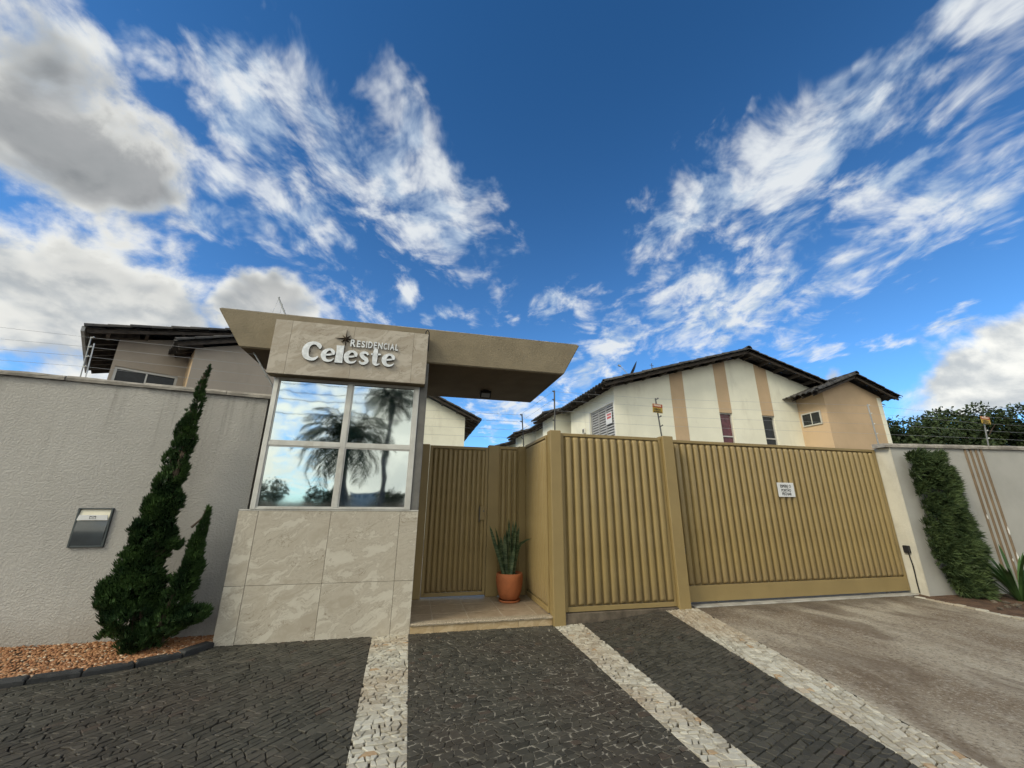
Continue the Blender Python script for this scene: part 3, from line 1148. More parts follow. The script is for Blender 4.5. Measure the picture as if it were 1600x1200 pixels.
bar(win, FX[0], FX[0] + 0.058, ZB, ZT)
bar(win, FX[1] - 0.062, FX[1], ZB, ZT)
bar(win, FX[0] + 0.058, FX[1] - 0.062, ZT - 0.02, ZT)
bar(win, FX[0] + 0.058, FX[1] - 0.062, ZB, ZB + 0.02)
wo = win.build('window', M['alu'], booth)
mid = (-0.985, -0.925)
mb = MB(); bar(mb, mid[0], mid[1], ZB + 0.02, ZT - 0.02, fy0 + 0.006); sub('mullion', mb, M['alu'], wo)
mb = MB()
bar(mb, FX[0] + 0.058, mid[0], 2.168, 2.222, fy0 + 0.008); bar(mb, mid[1], FX[1] - 0.062, 2.168, 2.222, fy0 + 0.008)
sub('transom', mb, M['alu'], wo)
panes = [(FX[0] + 0.058, mid[0], ZB + 0.02, 2.168), (mid[1], FX[1] - 0.062, ZB + 0.02, 2.168), (FX[0] + 0.058, mid[0], 2.222, ZT - 0.02), (mid[1], FX[1] - 0.062, 2.222, ZT - 0.02)]
for (x0, x1, z0, z1) in panes:
    mb = MB()
    mb.box(x0 - 0.004, x1 + 0.004, YB + 0.022, YB + 0.030, z0 - 0.004, z1 + 0.004)
    sub('pane', mb, M['mirror'], wo)
    # thin sash round each pane
    mb = MB()
    for (a0, a1, b0, b1) in ((x0, x0 + 0.014, z0, z1), (x1 - 0.014, x1, z0, z1), (x0 + 0.014, x1 - 0.014, z0, z0 + 0.014), (x0 + 0.014, x1 - 0.014, z1 - 0.014, z1)):
        mb.box(a0, a1, YB + 0.010, YB + 0.0215, b0, b1, 0.002)
    sub('sash', mb, M['alu'], wo)

M['soffit'] = painted('shade_darkened_soffit', (0.115, 0.085, 0.052), 0.85, 0.12, bump=0.3, scale=3.0, spec=0.2)  # shade under the canopy put into the colour, darker than the canopy paint
# canopy: a shallow inverted tray with raking ends
w = MB()
yb0, yb1 = YB, 7.30
prof = [(-2.72, 3.95), (2.405, 3.945), (2.12, 3.430), (-2.38, 3.430)]
n = 24
rows = []
for (px_, pz_) in (prof[3], prof[0]):
    pass
w.prism([(p[0], p[1]) for p in prof], 1, yb0, yb1)
co = w.build('canopy', M['canopy'], booth)
co.matrix_parent_inverse = Matrix.Translation(-Vector(booth.location))
fix_normals(co)
bm = bmesh.new(); bm.from_mesh(co.data)
bmesh.ops.bevel(bm, geom=[e for e in bm.edges], offset=0.010, segments=2, affect='EDGES')
bm.to_mesh(co.data); bm.free()
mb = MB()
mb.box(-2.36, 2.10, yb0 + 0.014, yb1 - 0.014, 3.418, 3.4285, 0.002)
sub('soffit', mb, M['soffit'], co)  # thin slab added to carry the painted shade of the underside
mb = MB()
mb.box(-2.70, 2.38, yb0 + 0.02, yb1 - 0.02, 3.950, 3.965, 0.004)
sub('roof_flashing', mb, M['coping'], co).matrix_parent_inverse = Matrix.Translation(Vector((0, 0, 0)))

# fascia box that carries the name
fa = MB()
YS = 5.31
fa.box(-1.945, 0.010, YS + 0.012, YB - 0.001, 3.064, 3.798)
fo = fa.build('fascia', M['grout'], booth)
SX = [-1.955, -1.750, -0.968, -0.178, 0.020]
for i in range(4):
    mb = MB()
    mb.box(SX[i] + 0.0012, SX[i + 1] - 0.0012, YS, YS + 0.013, 3.060, 3.805, 0.0012)
    sub('tile', mb, M['fascia_tile'], fo)
for (xa, xb) in ((-1.957, -1.9455), (0.0105, 0.022)):
    mb = MB()
    mb.box(xa, xb, YS + 0.014, YB - 0.001, 3.060, 3.805)
    sub('tile', mb, M['fascia_tile'], fo)
mb = MB()
mb.box(-1.944, 0.009, YS + 0.014, YB - 0.001, 3.052, 3.0635)
sub('soffit', mb, M['canopy'], fo)

# name lettering ------------------------------------------------------------
sign = thing('name_lettering', 'raised metal name lettering and dark star on the tiled fascia', 'sign', (-1.0, YS, 3.26))


def catmull(pts, n=7):
    out = []
    P = [pts[0]] + list(pts) + [pts[-1]]
    for i in range(1, len(P) - 2):
        for k in range(n):
            t = k / n
            out.append(tuple(0.5 * (2 * b + (c - a) * t + (2 * a - 5 * b + 4 * c - d_) * t * t + (3 * b - a - 3 * c + d_) * t ** 3)
                             for a, b, c, d_ in zip(P[i - 1], P[i], P[i + 1], P[i + 2])))
    out.append(tuple(pts[-1]))
    return out


def stroke(mb, pts, x0, z0, sx, sz, y0, y1, sm=7):
    """(u, v, half width) path -> solid brush stroke; front face material 0, edges 1"""
    c = catmull(pts, sm) if sm else pts
    L, Rr = [], []
    for i, (u, v, hw) in enumerate(c):
        a = c[max(i - 1, 0)]; b = c[min(i + 1, len(c) - 1)]
        dx, dz = (b[0] - a[0]) * sx, (b[1] - a[1]) * sz
        l = hypot(dx, dz) or 1e-6
        nx_, nz_ = -dz / l, dx / l
        px_, pz_ = x0 + u * sx, z0 + v * sz
        h = hw * sz
        L.append((px_ + nx_ * h, pz_ + nz_ * h)); Rr.append((px_ - nx_ * h, pz_ - nz_ * h))
    for i in range(len(c) - 1):
        q = [L[i], L[i + 1], Rr[i + 1], Rr[i]]
        mb.face([(p[0], y0, p[1]) for p in q], 0)
        for (p, r) in ((L[i], L[i + 1]), (Rr[i + 1], Rr[i])):
            mb.face([(p[0], y0, p[1]), (p[0], y1, p[1]), (r[0], y1, r[1]), (r[0], y0, r[1])], 1)
    for (p, r) in ((L[0], Rr[0]), (Rr[-1], L[-1])):
        mb.face([(p[0], y0, p[1]), (p[0], y1, p[1]), (r[0], y1, r[1]), (r[0], y0, r[1])], 1)


GL = {
    'C': [[(0.93, 0.66, 0.035), (0.90, 0.80, 0.10), (0.72, 0.925, 0.085), (0.50, 0.93, 0.085), (0.27, 0.80, 0.125), (0.165, 0.52, 0.155), (0.24, 0.23, 0.135), (0.46, 0.09, 0.09), (0.70, 0.10, 0.075), (0.90, 0.24, 0.030)]],
    'e': [[(0.34, 0.50, 0.065), (0.60, 0.53, 0.065), (0.80, 0.58, 0.062)],
          [(0.86, 0.54, 0.075), (0.86, 0.74, 0.12), (0.68, 0.91, 0.085), (0.44, 0.89, 0.095), (0.22, 0.70, 0.150), (0.17, 0.44, 0.165), (0.30, 0.17, 0.125), (0.54, 0.085, 0.085), (0.78, 0.13, 0.065), (0.96, 0.28, 0.022)]],
    'l': [[(0.5, -0.005, 0.20), (0.5, 0.40, 0.185), (0.5, 0.80, 0.185), (0.48, 1.0, 0.20)]],
    's': [[(0.86, 0.74, 0.055), (0.74, 0.88, 0.085), (0.48, 0.915, 0.095), (0.25, 0.77, 0.135), (0.42, 0.56, 0.145), (0.70, 0.42, 0.140), (0.78, 0.23, 0.125), (0.54, 0.09, 0.095), (0.28, 0.105, 0.085), (0.10, 0.25, 0.050)]],
    't': [[(0.44, 1.30, 0.13), (0.43, 1.0, 0.17), (0.42, 0.55, 0.175), (0.45, 0.20, 0.150), (0.66, 0.085, 0.085), (0.95, 0.17, 0.03)],
          [(0.02, 0.86, 0.075), (0.24, 0.87, 0.075)], [(0.62, 0.87, 0.075), (0.98, 0.90, 0.055)]],
}
XH = 0.190
for (ch, x0, x1, h) in (('C', -1.572, -1.350, 0.262), ('e', -1.340, -1.172, XH), ('l', -1.170, -1.062, 0.245), ('e', -1.058, -0.890, XH),
                        ('s', -0.874, -0.738, XH), ('t', -0.722, -0.590, XH * 0.98), ('e', -0.575, -0.405, XH)):
    mb = MB()
    for st in GL[ch]:
        stroke(mb, st, x0, 3.258, x1 - x0, h, YS - 0.030, YS - 0.006, 7 if len(st) > 3 else 0)
    o = mb.build('letter', [M['letter'], M['letter_edge']], sign)
    pin = MB()
    pin.tube([((x0 + x1) / 2 - 0.02, YS - 0.010, 3.258 + h * 0.5), ((x0 + x1) / 2 - 0.02, YS, 3.258 + h * 0.5)], 0.006, 6)
    sub('pin', pin, M['dark_steel'], o)
xa = -1.005
ws = [0.085, 0.062, 0.060, 0.028, 0.074, 0.058, 0.076, 0.062, 0.028, 0.072, 0.050]
tot = sum(ws)
kx = 0.635 / tot
for ch, wd in zip('RESIDENCIAL', ws):
    z1_ = 3.612 if ch == 'R' else 3.602
    me = fit_text(ch, M['letter'], xa + 0.005 * kx, xa + (wd - 0.011) * kx, 3.505, z1_, YS - 0.014, 0.006, 0.022)
    link('letter', me, sign)
    xa += wd * kx
st = MB()
cxs, czs = -1.066, 3.612
pts = []
for k in range(16):
    ang = pi / 2 + k * pi / 8
    r = (0.135 if k % 4 == 0 else 0.075) if k % 2 == 0 else 0.022
    pts.append((cxs + r * cos(ang), czs + r * sin(ang)))
for k in range(16):
    p, q = pts[k], pts[(k + 1) % 16]
    st.face([(cxs, YS - 0.034, czs), (p[0], YS - 0.018, p[1]), (q[0], YS - 0.018, q[1])])
    st.face([(p[0], YS - 0.018, p[1]), (p[0], YS - 0.004, p[1]), (q[0], YS - 0.004, q[1]), (q[0], YS - 0.018, q[1])])
st.build('star_emblem', M['bronze'], sign)

# floodlight under the canopy ------------------------------------------------
fl = thing('floodlight', 'small black floodlight fixed under the right half of the canopy', 'lamp', (1.09, 6.69, 3.43))
a = MB(); a.box(1.04, 1.14, 6.62, 6.76, 3.396, 3.4175, 0.004); a.build('bracket', M['black'], fl)
a = MB()
c = Vector((1.09, 6.66, 3.345))
def slab(mb, c, ax, ay, az, hx, hy, hz):
    P = [c + ax * (sx * hx) + ay * (sy * hy) + az * (sz * hz) for sz in (-1, 1) for sy in (-1, 1) for sx in (-1, 1)]
    for q in ((0, 2, 3, 1), (4, 5, 7, 6), (0, 1, 5, 4), (2, 6, 7, 3), (0, 4, 6, 2), (1, 3, 7, 5)):
        mb.face([P[k] for k in q])
az = Vector((0, -0.62, -0.78)).normalized(); ay = Vector((0, 0.78, -0.62)).normalized(); axv = Vector((1, 0, 0))
slab(a, c, axv, ay, az, 0.095, 0.065, 0.022)
a.tube([(1.0, 6.68, 3.41), (0.99, 6.67, 3.35)], 0.008, 6); a.tube([(1.18, 6.68, 3.41), (1.19, 6.67, 3.35)], 0.008, 6)
a.build('housing', M['black'], fl)
a = MB(); slab(a, c + az * 0.0235, axv, ay, az, 0.075, 0.045, 0.002); a.build('lens', M['lens'], fl)

# cable stub on top of the fascia
cb = thing('cable_loop', 'short black cable loop sticking up at the right end of the fascia', 'cable', (0.0, 5.38, 3.8))
a = MB(); a.tube([(-0.02, 5.40, 3.80), (-0.02, 5.39, 3.87), (0.0, 5.38, 3.905), (0.025, 5.38, 3.87), (0.03, 5.40, 3.80), (0.028, 5.43, 3.70), (0.03, 5.45, 3.60)], 0.008, 6)
a.build('cable', M['black'], cb, smooth=True)

# ================================================================== porch
pf = MB()
pf.box(0.063, 1.855, YB - 0.002, 6.80, -0.06, 0.096)
po = tag(pf.build('porch', M['grout_light']), kind='structure')
xs_ = [0.064, 0.33, 0.78, 1.23, 1.68, 1.853]
ys_ = [5.555, 5.87, 6.32, 6.72, 6.80]
for i in range(len(xs_) - 1):
    for j in range(len(ys_) - 1):
        mb = MB()
        mb.box(xs_[i] + 0.005, xs_[i + 1] - 0.005, ys_[j] + 0.006, ys_[j + 1] - 0.006, 0.086, 0.100 + R.uniform(-0.0006, 0.0006), 0.001)
        sub('floor_tile', mb, M['porch_tile'], po)
rs = [0.064, 0.34, 0.88, 1.40, 1.850]
for i in range(4):
    mb = MB()
    mb.box(rs[i] + 0.002, rs[i + 1] - 0.002, YB - 0.014, YB - 0.0025, -0.03, 0.078, 0.001)
    sub('riser_tile', mb, M['riser_tile'], po)
mb = MB()
rows = []
for (yy, zz) in ((YB - 0.004, 0.079), (YB - 0.028, 0.082), (YB - 0.030, 0.096), (YB - 0.018, 0.104), (5.553, 0.1035), (5.553, 0.09)):
    rows.append([(0.064 + 1.787 * i / 40, yy + R.uniform(-0.003, 0.003) * (yy < YB), zz + R.uniform(-0.0012, 0.0012)) for i in range(41)])
mb.grid(rows)
sub('nosing', mb, M['nosing'], po)

# ================================================================== gates
SLATS = {}


def slat_mesh(pitch, h, depth=0.032):
    key = (round(pitch, 4), round(h, 3))
    if key in SLATS:
        return SLATS[key]
    mb = MB()
    prof = [(0.0, 0.0), (0.25, 0.0), (0.265, 0.42), (0.31, 0.76), (0.41, 0.95), (0.60, 1.0), (0.80, 0.95), (0.92, 0.76), (0.98, 0.42), (1.0, 0.0)]
    secs = [(0.0, 0.04), (0.012, 0.5), (0.03, 0.9), (0.05, 1.0), (h * 0.5, 1.0), (h - 0.05, 1.0), (h - 0.03, 0.9), (h - 0.012, 0.5), (h, 0.04)]
    rows = []
    for (z, k) in secs:
        rows.append([(u * pitch, -d_ * depth * k, z) for u, d_ in prof])
    mb.grid(rows)
    me = mb.mesh('slat', M['gate'], smooth=True)
    SLATS[key] = me
    return me


def panel(root, p0, p1, z0, z1, pitch, rail=0.05, bottom=0.06, stile=0.04, thick=0.045, face=-1):
    """corrugated panel in a frame from p0 to p1 (plan points); ribs look to the right-hand side of p0->p1 turned by face"""
    a, b = Vector(p0), Vector(p1)
    L = (b - a).length
    dr = (b - a) / L
    ang = atan2(dr.y, dr.x)
    rotm = Matrix.Rotation(ang, 4, 'Z')

    def place(o):
        o.parent = root
        o.matrix_parent_inverse = Matrix.Translation(-Vector(root.location))
        o.location = (a.x, a.y, 0)
        o.rotation_euler = (0, 0, ang)
        return o
    mb = MB()
    y0, y1 = -thick * 0.75, thick * 0.25
    mb.box(0, stile, y0, y1, z0, z1, 0.004)
    mb.box(L - stile, L, y0, y1, z0, z1, 0.004)
    mb.box(stile, L - stile, y0, y1, z1 - rail, z1, 0.004)
    mb.box(stile, L - stile, y0 - 0.002, y1, z0, z0 + bottom, 0.004)
    o = bpy.data.objects.new('frame', mb.mesh('frame', M['gate_post']))
    COL.objects.link(o); place(o)
    inner = L - 2 * stile
    n = max(1, round(inner / pitch))
    pit = inner / n
    me = slat_mesh(pit, z1 - rail - z0 - bottom - 0.002, 0.056 if pit > 0.1 else 0.040)
    for i in range(n):
        s_ = bpy.data.objects.new('slat', me)
        COL.objects.link(s_)
        s_.parent = root
        s_.matrix_parent_inverse = Matrix.Translation(-Vector(root.location))
        q = a + dr * (stile + pit * i)
        s_.location = (q.x, q.y, z0 + bottom + 0.001)
        s_.rotation_euler = (0, 0, ang + R.uniform(-0.012, 0.012))
    return o


def post(name, label, x0, x1, y0, y1, z0, z1, m=None):
    p = MB()
    p.box(x0, x1, y0, y1, z0, z1, 0.008)
    o = p.build(name, m or M['gate_post'])
    return tag(o, label, 'post')


# pedestrian recess
pg = thing('pedestrian_gate', 'dark ribbed khaki pedestrian door at the back of the tiled porch', 'gate', (0.65, 6.72, 0.1))
panel(pg, (0.195, 6.735), (1.175, 6.735), 0.128, 2.415, 0.083, rail=0.045, bottom=0.05, stile=0.045)
a = MB(); a.box(1.055, 1.135, 6.665, 6.700, 1.23, 1.44, 0.004)
lp = a.build('lock_plate', M['gate_post'], pg)
a = MB(); a.tube([(1.115, 6.665, 1.37), (1.115, 6.652, 1.37)], 0.012, 10); sub('keyhole', a, M['dark_steel'], lp)
a = MB(); a.tube([(1.045, 6.66, 1.45), (1.045, 6.645, 1.43), (1.045, 6.645, 1.22), (1.045, 6.66, 1.20)], 0.008, 6); a.build('pull_handle', M['dark_steel'], pg)
post('gate_post', 'narrow khaki jamb between the booth wall and the pedestrian door', 0.064, 0.190, 6.69, 6.80, 0.10, 2.43)
post('gate_post', 'flat khaki post right of the pedestrian door, behind the potted plant', 1.180, 1.375, 6.69, 6.80, 0.10, 2.455)
np_ = thing('ribbed_fence', 'narrow khaki ribbed panel with few ribs, behind the potted plant', 'fence', (1.53, 6.73, 0.1), 'ribbed khaki fence panels')
panel(np_, (1.377, 6.735), (1.715, 6.735), 0.11, 2.445, 0.088, stile=0.02)
post('gate_post', 'slim khaki corner post where the porch side panel meets the back', 1.717, 1.850, 6.69, 6.80, 0.10, 2.455)
sp = thing('ribbed_fence', 'brighter khaki ribbed side panel along the right of the porch', 'fence', (1.86, 6.1, 0.1), 'ribbed khaki fence panels')
panel(sp, (1.865, 6.688), (1.865, 5.542), 0.112, 2.475, 0.085, stile=0.03, rail=0.045, bottom=0.07)
post('gate_post', 'tall khaki corner post at the front right of the porch step', 1.852, 2.018, 5.385, 5.54, -0.03, 2.527)
fp = thing('ribbed_fence', 'front khaki ribbed panel standing between the two square posts', 'fence', (2.87, 5.46, 0.1), 'ribbed khaki fence panels')
panel(fp, (2.020, 5.475), (3.698, 5.475), 0.135, 2.500, 0.122, stile=0.05, rail=0.045, bottom=0.06)
post('gate_post', 'square khaki post between the front panel and the sliding gate', 3.700, 3.885, 5.39, 5.56, 0.06, 2.527)
sg = thing('sliding_gate', 'wide khaki ribbed sliding driveway gate with deep bottom rail', 'gate', (6.1, 5.6, 0.13))
panel(sg, (3.93, 5.615), (8.265, 5.615), 0.142, 2.505, 0.121, stile=0.06, rail=0.045, bottom=0.215, thick=0.06)
for xw in (4.45, 7.75):
    a = MB(); a.tube([(xw, 5.56, 0.135), (xw, 5.585, 0.135)], 0.014, 10); a.build('wheel', M['dark_steel'], sg)
lt = thing('gate_latch', 'small black latch on the sliding gate beside the square post', 'latch', (3.965, 5.54, 0.8))
a = MB(); a.box(3.945, 3.985, 5.52, 5.553, 0.79, 0.90, 0.004); a.build('latch_body', M['black'], lt)
a = MB(); a.tube([(3.965, 5.52, 0.87), (3.965, 5.505, 0.87)], 0.008, 8); a.build('latch_pin', M['dark_steel'], lt)

# notice on the sliding gate
ns = thing('gate_notice', 'white notice with black lettering on the sliding gate', 'sign', (6.05, 5.555, 1.64))
a = MB(); a.box(5.885, 6.222, 5.547, 5.551, 1.636, 1.866, 0.001); a.build('plate', M['white'], ns)
for (t, x0, x1, z0, z1) in (('ESPERE O', 5.945, 6.160, 1.785, 1.833), ('PORTÃO', 5.955, 6.150, 1.720, 1.776), ('FECHAR', 5.960, 6.150, 1.660, 1.708)):
    link('lettering', fit_text(t, M['ink'], x0, x1, z0, z1, 5.5462, 0.0005, 0.03), ns)

# ================================================================== right wall
RW0, RW1 = Vector((8.30, 5.345)), Vector((13.0, 4.640))
rdir = (RW1 - RW0).normalized()
rn = Vector((-rdir.y, rdir.x))           # away from the street
rwang = atan2(rdir.y, rdir.x)
rw = thing('boundary_wall', 'smooth grey boundary wall right of the sliding gate, with vertical brown grooves', 'wall', (10.5, 5.0, 0))
rloc = Matrix.Translation(Vector((RW0.x, RW0.y, 0))) @ Matrix.Rotation(rwang, 4, 'Z')


def rput(name, mb, m, parent, smooth=False):
    me = mb.mesh(name, m, smooth)
    me.transform(rloc)
    return link(name, me, parent)


a = MB(); a.box(0.0, 4.7, 0.0, 0.16, -0.1, 2.520); rput('wall', a, M['smooth_wall'], rw)
# end pillar, square to the gate
a = MB()
a.face([(8.285, 5.337, -0.1), (8.285, 5.337, 2.52), (8.285, 5.70, 2.52), (8.285, 5.70, -0.1)][::-1])
a.face([(8.285, 5.337, -0.1), (8.302, 5.3345, -0.1), (8.302, 5.3345, 2.52), (8.285, 5.337, 2.52)])
a.face([(8.285, 5.70, -0.1), (8.285, 5.70, 2.52), (8.60, 5.70, 2.52), (8.60, 5.70, -0.1)])
a.face([(8.285, 5.337, 2.521), (8.302, 5.3345, 2.521), (8.60, 5.47, 2.521), (8.60, 5.70, 2.521), (8.285, 5.70, 2.521)])
a.build('pillar', M['pillar'], rw)
s = -0.12
while s < 4.7:
    L = R.uniform(0.8, 1.15)
    mb = MB()
    n = 5
    rows = []
    for (yy, zz) in ((-0.035, 2.522), (-0.038, 2.56), (-0.025, 2.592), (0.20, 2.60), (0.20, 2.522)):
        rows.append([(s + (L - 0.008) * i / n, yy + R.uniform(-0.004, 0.004), zz + (R.uniform(-0.005, 0.005) if zz > 2.53 else 0)) for i in range(n + 1)])
    mb.grid(rows); mb.face([r[0] for r in rows]); mb.face([r[-1] for r in rows][::-1])
    fix_normals(rput('coping_stone', mb, M['coping'], rw))
    s += L
M['groove'] = painted('brown_groove_paint', (0.20, 0.145, 0.095), 0.85, 0.15, scale=5.0)
M['peel'] = painted('bare_white_plaster', (0.80, 0.79, 0.75), 0.9, 0.05)
for k in range(4):
    s0 = 1.475 + k * 0.108
    mb = MB()
    rows = []
    for i in range(9):        # a rounded brown rib
        t = pi * i / 8
        rows.append([(s0 + 0.024 - 0.024 * cos(t), -0.004 - 0.016 * sin(t), z) for z in (0.12, 2.519)])
    mb.grid(rows)
    gr = rput('rib', mb, M['groove'], rw, True)
for (s0, z0, z1, wd) in ((1.482, 1.30, 1.38, 0.03), (1.802, 1.02, 1.20, 0.035), (1.81, 0.55, 0.78, 0.035), (1.80, 0.30, 0.46, 0.045), (1.70, 0.62, 0.67, 0.03)):
    mb = MB()
    n = 9
    L_, R_ = [], []
    for i in range(n):
        z = z0 + (z1 - z0) * i / (n - 1)
        k = sin(pi * (i + 0.4) / n)
        L_.append((s0 + R.uniform(0, 0.008) + wd * 0.5 * (1 - k), -0.0215, z)); R_.append((s0 + wd * 0.5 * (1 + k) + R.uniform(-0.006, 0.006), -0.0215, z))
    mb.grid([L_, R_])
    rput('peeled_patch', mb, M['peel'], rw)

# photocell box with its cable on the pillar
sb = thing('sensor_box', 'black sensor box with a hanging cable on the gate pillar', 'sensor', (8.275, 5.46, 0.16))
a = MB(); a.box(8.235, 8.284, 5.42, 5.51, 0.74, 0.86, 0.008); a.build('box', M['black'], sb)
a = MB()
a.tube([(8.262, 5.455, 0.74), (8.266, 5.452, 0.66), (8.262, 5.44, 0.55), (8.268, 5.445, 0.42), (8.266, 5.45, 0.28), (8.27, 5.45, 0.13)], 0.009, 7)
a.build('cable', M['black'], sb, smooth=True)

# ================================================================== houses
M['house_white'] = painted('off_white_house_paint', (0.86, 0.84, 0.70), 0.85, 0.05, bump=0.2, scale=1.2, spec=0.2, dirt=(0.42, 0.37, 0.28, 0.55))
M['house_peach'] = painted('peach_house_paint', (0.56, 0.41, 0.265), 0.85, 0.06, bump=0.2, scale=1.2, spec=0.2, dirt=(0.30, 0.23, 0.16, 0.35))
M['house_taupe'] = painted('taupe_house_paint', (0.47, 0.40, 0.325), 0.85, 0.06, bump=0.2, scale=1.2, spec=0.2, dirt=(0.25, 0.21, 0.17, 0.35))


def f_roof(N):
    n = N.noise(N.obj, 7.0, 4.0, 0.65)
    m2 = N.noise(N.obj, 1.0, 3.0, 0.6)
    c = N.mix(N.smooth(n, 0.3, 0.7), (0.038, 0.038, 0.040), (0.095, 0.09, 0.085))
    c = N.mix(N.smooth(m2, 0.5, 0.7) * 0.5, c, (0.13, 0.115, 0.095))
    return {'Base Color': c, 'Roughness': 0.85, 'Specular IOR Level': 0.25, 'bump': (n, 0.4, 0.01)}


M['roof'] = mat('weathered_dark_roof_tile', f_roof)
M['rafter'] = painted('dark_stained_timber', (0.055, 0.043, 0.034), 0.8, 0.3, bump=0.3, scale=8.0)
M['glass'] = painted('dark_window_glass', (0.022, 0.025, 0.027), 0.12, 0.2, spec=0.35)
M['curtain'] = painted('wine_red_curtain_behind_glass', (0.12, 0.030, 0.040), 0.25, 0.3, scale=9.0, spec=0.6)
M['louvre'] = painted('grey_aluminium_louvre', (0.40, 0.405, 0.41), 0.6, 0.08)
M['shutter_back'] = painted('grey_shutter_back', (0.16, 0.16, 0.165), 0.7, 0.1)
M['trim'] = painted('white_trim', (0.72, 0.71, 0.66), 0.7, 0.04)


def part(name, mb, m, parent, smooth=False):
    return sub(name, mb, m, parent, smooth)


def tiled_slope(parent, e0, e1, upv, pitch=0.21, course=0.36):
    e0, e1, upv = Vector(e0), Vector(e1), Vector(upv)
    ex = e1 - e0
    L, H = ex.length, upv.length
    ex.normalize(); uy = upv.normalized()
    nn = ex.cross(uy)
    if nn.z < 0: nn = -nn
    nt = max(1, round(L / pitch)); nc = max(1, round(H / course))
    mb = MB()
    prof = (0.0, 0.040, 0.058, 0.040)
    cols = []
    for i in range(nt):
        for k in range(4):
            cols.append(((i + k / 4) / nt * L, prof[k]))
    cols.append((L, 0.0))
    for c in range(nc):
        t0, t1 = H * c / nc - 0.03, H * (c + 1) / nc
        jag = [R.uniform(-0.012, 0.012) for _ in range(nt + 1)]
        lo0, lo, hi = [], [], []
        for j, (s_, h) in enumerate(cols):
            tt = t0 + jag[j // 4]
            lo0.append(e0 + ex * s_ + uy * tt + nn * (h + 0.004))
            lo.append(e0 + ex * s_ + uy * tt + nn * (h + 0.030))
            hi.append(e0 + ex * s_ + uy * t1 + nn * h)
        mb.grid([lo0, lo, hi])
    o = part('roof_tiles', mb, M['roof'], parent)
    o['kind'] = 'stuff'
    return o


def caps(parent, p0, p1, name, r=0.085, step=0.36):
    p0, p1 = Vector(p0), Vector(p1)
    d_ = p1 - p0
    L = d_.length; d_.normalize()
    sd_ = d_.cross(Vector((0, 0, 1))).normalized()
    upn = sd_.cross(d_).normalized()
    n = max(1, round(L / step))
    mb = MB()
    for i in range(n):
        a = p0 + d_ * (L * i / n - 0.03); b = p0 + d_ * (L * (i + 1) / n)
        j = R.uniform(-0.008, 0.008)
        rows = []
        for (q, rr_) in ((a, r * 0.86), (a, r * 1.08), (b, r * 0.88)):
            rows.append([q + sd_ * (rr_ * cos(t * pi / 6)) + upn * (rr_ * 0.95 * sin(t * pi / 6) + j) for t in range(7)])
        mb.grid(rows)
    o = part(name, mb, M['roof'], parent, smooth=False)
    o['kind'] = 'stuff'
    return o


def beam(parent, a, b, w=0.06, h=0.11, name='rafter', drop=0.0):
    a, b = Vector(a), Vector(b)
    d_ = (b - a).normalized()
    s_ = d_.cross(Vector((0, 0, 1))).normalized()
    u_ = s_.cross(d_)
    mb = MB()
    P = [q + s_ * (sx * w / 2) + u_ * (-drop - (h if sz < 0 else 0)) for q in (a, b) for sz in (-1, 1) for sx in (-1, 1)]
    for q in ((0, 1, 3, 2), (4, 6, 7, 5), (0, 2, 6, 4), (1, 5, 7, 3), (0, 4, 5, 1), (2, 3, 7, 6)):
        mb.face([P[k] for k in q])
    return part(name, mb, M['rafter'], parent)


def frame_window(root, plane, a0, a1, z0, z1, c, n=2, m=None, frame=0.05, out=-1, name='window', horizontal=True, depth=0.06):
    """plane 'x': wall faces -y at y=c, a is x.  plane 'y': wall faces -x at x=c, a is y."""
    def bx(mb, u0, u1, d0, d1, w0, w1):
        if plane == 'x':
            mb.box(u0, u1, c + d0, c + d1, w0, w1)
        else:
            mb.box(c + d0, c + d1, u0, u1, w0, w1)
    f_ = MB()
    bx(f_, a0, a0 + frame, -0.012, depth, z0, z1); bx(f_, a1 - frame, a1, -0.012, depth, z0, z1)
    bx(f_, a0 + frame, a1 - frame, -0.012, depth, z1 - frame, z1); bx(f_, a0 + frame, a1 - frame, -0.012, depth, z0, z0 + frame)
    w_ = part(name, f_, M['alu'], root)
    for i in range(n):
        mb = MB()
        if horizontal:
            lo, hi = a0 + frame + (a1 - a0 - 2 * frame) * i / n, a0 + frame + (a1 - a0 - 2 * frame) * (i + 1) / n
            bx(mb, lo + (0.015 if i else 0), hi, depth - 0.03, depth - 0.022, z0 + frame, z1 - frame)
            if i:
                b2 = MB(); bx(b2, lo - 0.015, lo + 0.015, 0.0, depth, z0 + frame, z1 - frame); part('mullion', b2, M['alu'], w_)
        else:
            lo, hi = z0 + frame + (z1 - z0 - 2 * frame) * i / n, z0 + frame + (z1 - z0 - 2 * frame) * (i + 1) / n
            bx(mb, a0 + frame, a1 - frame, depth - 0.03, depth - 0.022, lo + (0.02 if i else 0), hi)
            if i:
                b2 = MB(); bx(b2, a0 + frame, a1 - frame, 0.0, depth, lo - 0.02, lo + 0.02); part('rail', b2, M['alu'], w_)
        part('pane', mb, m or M['glass'], w_)
    return w_


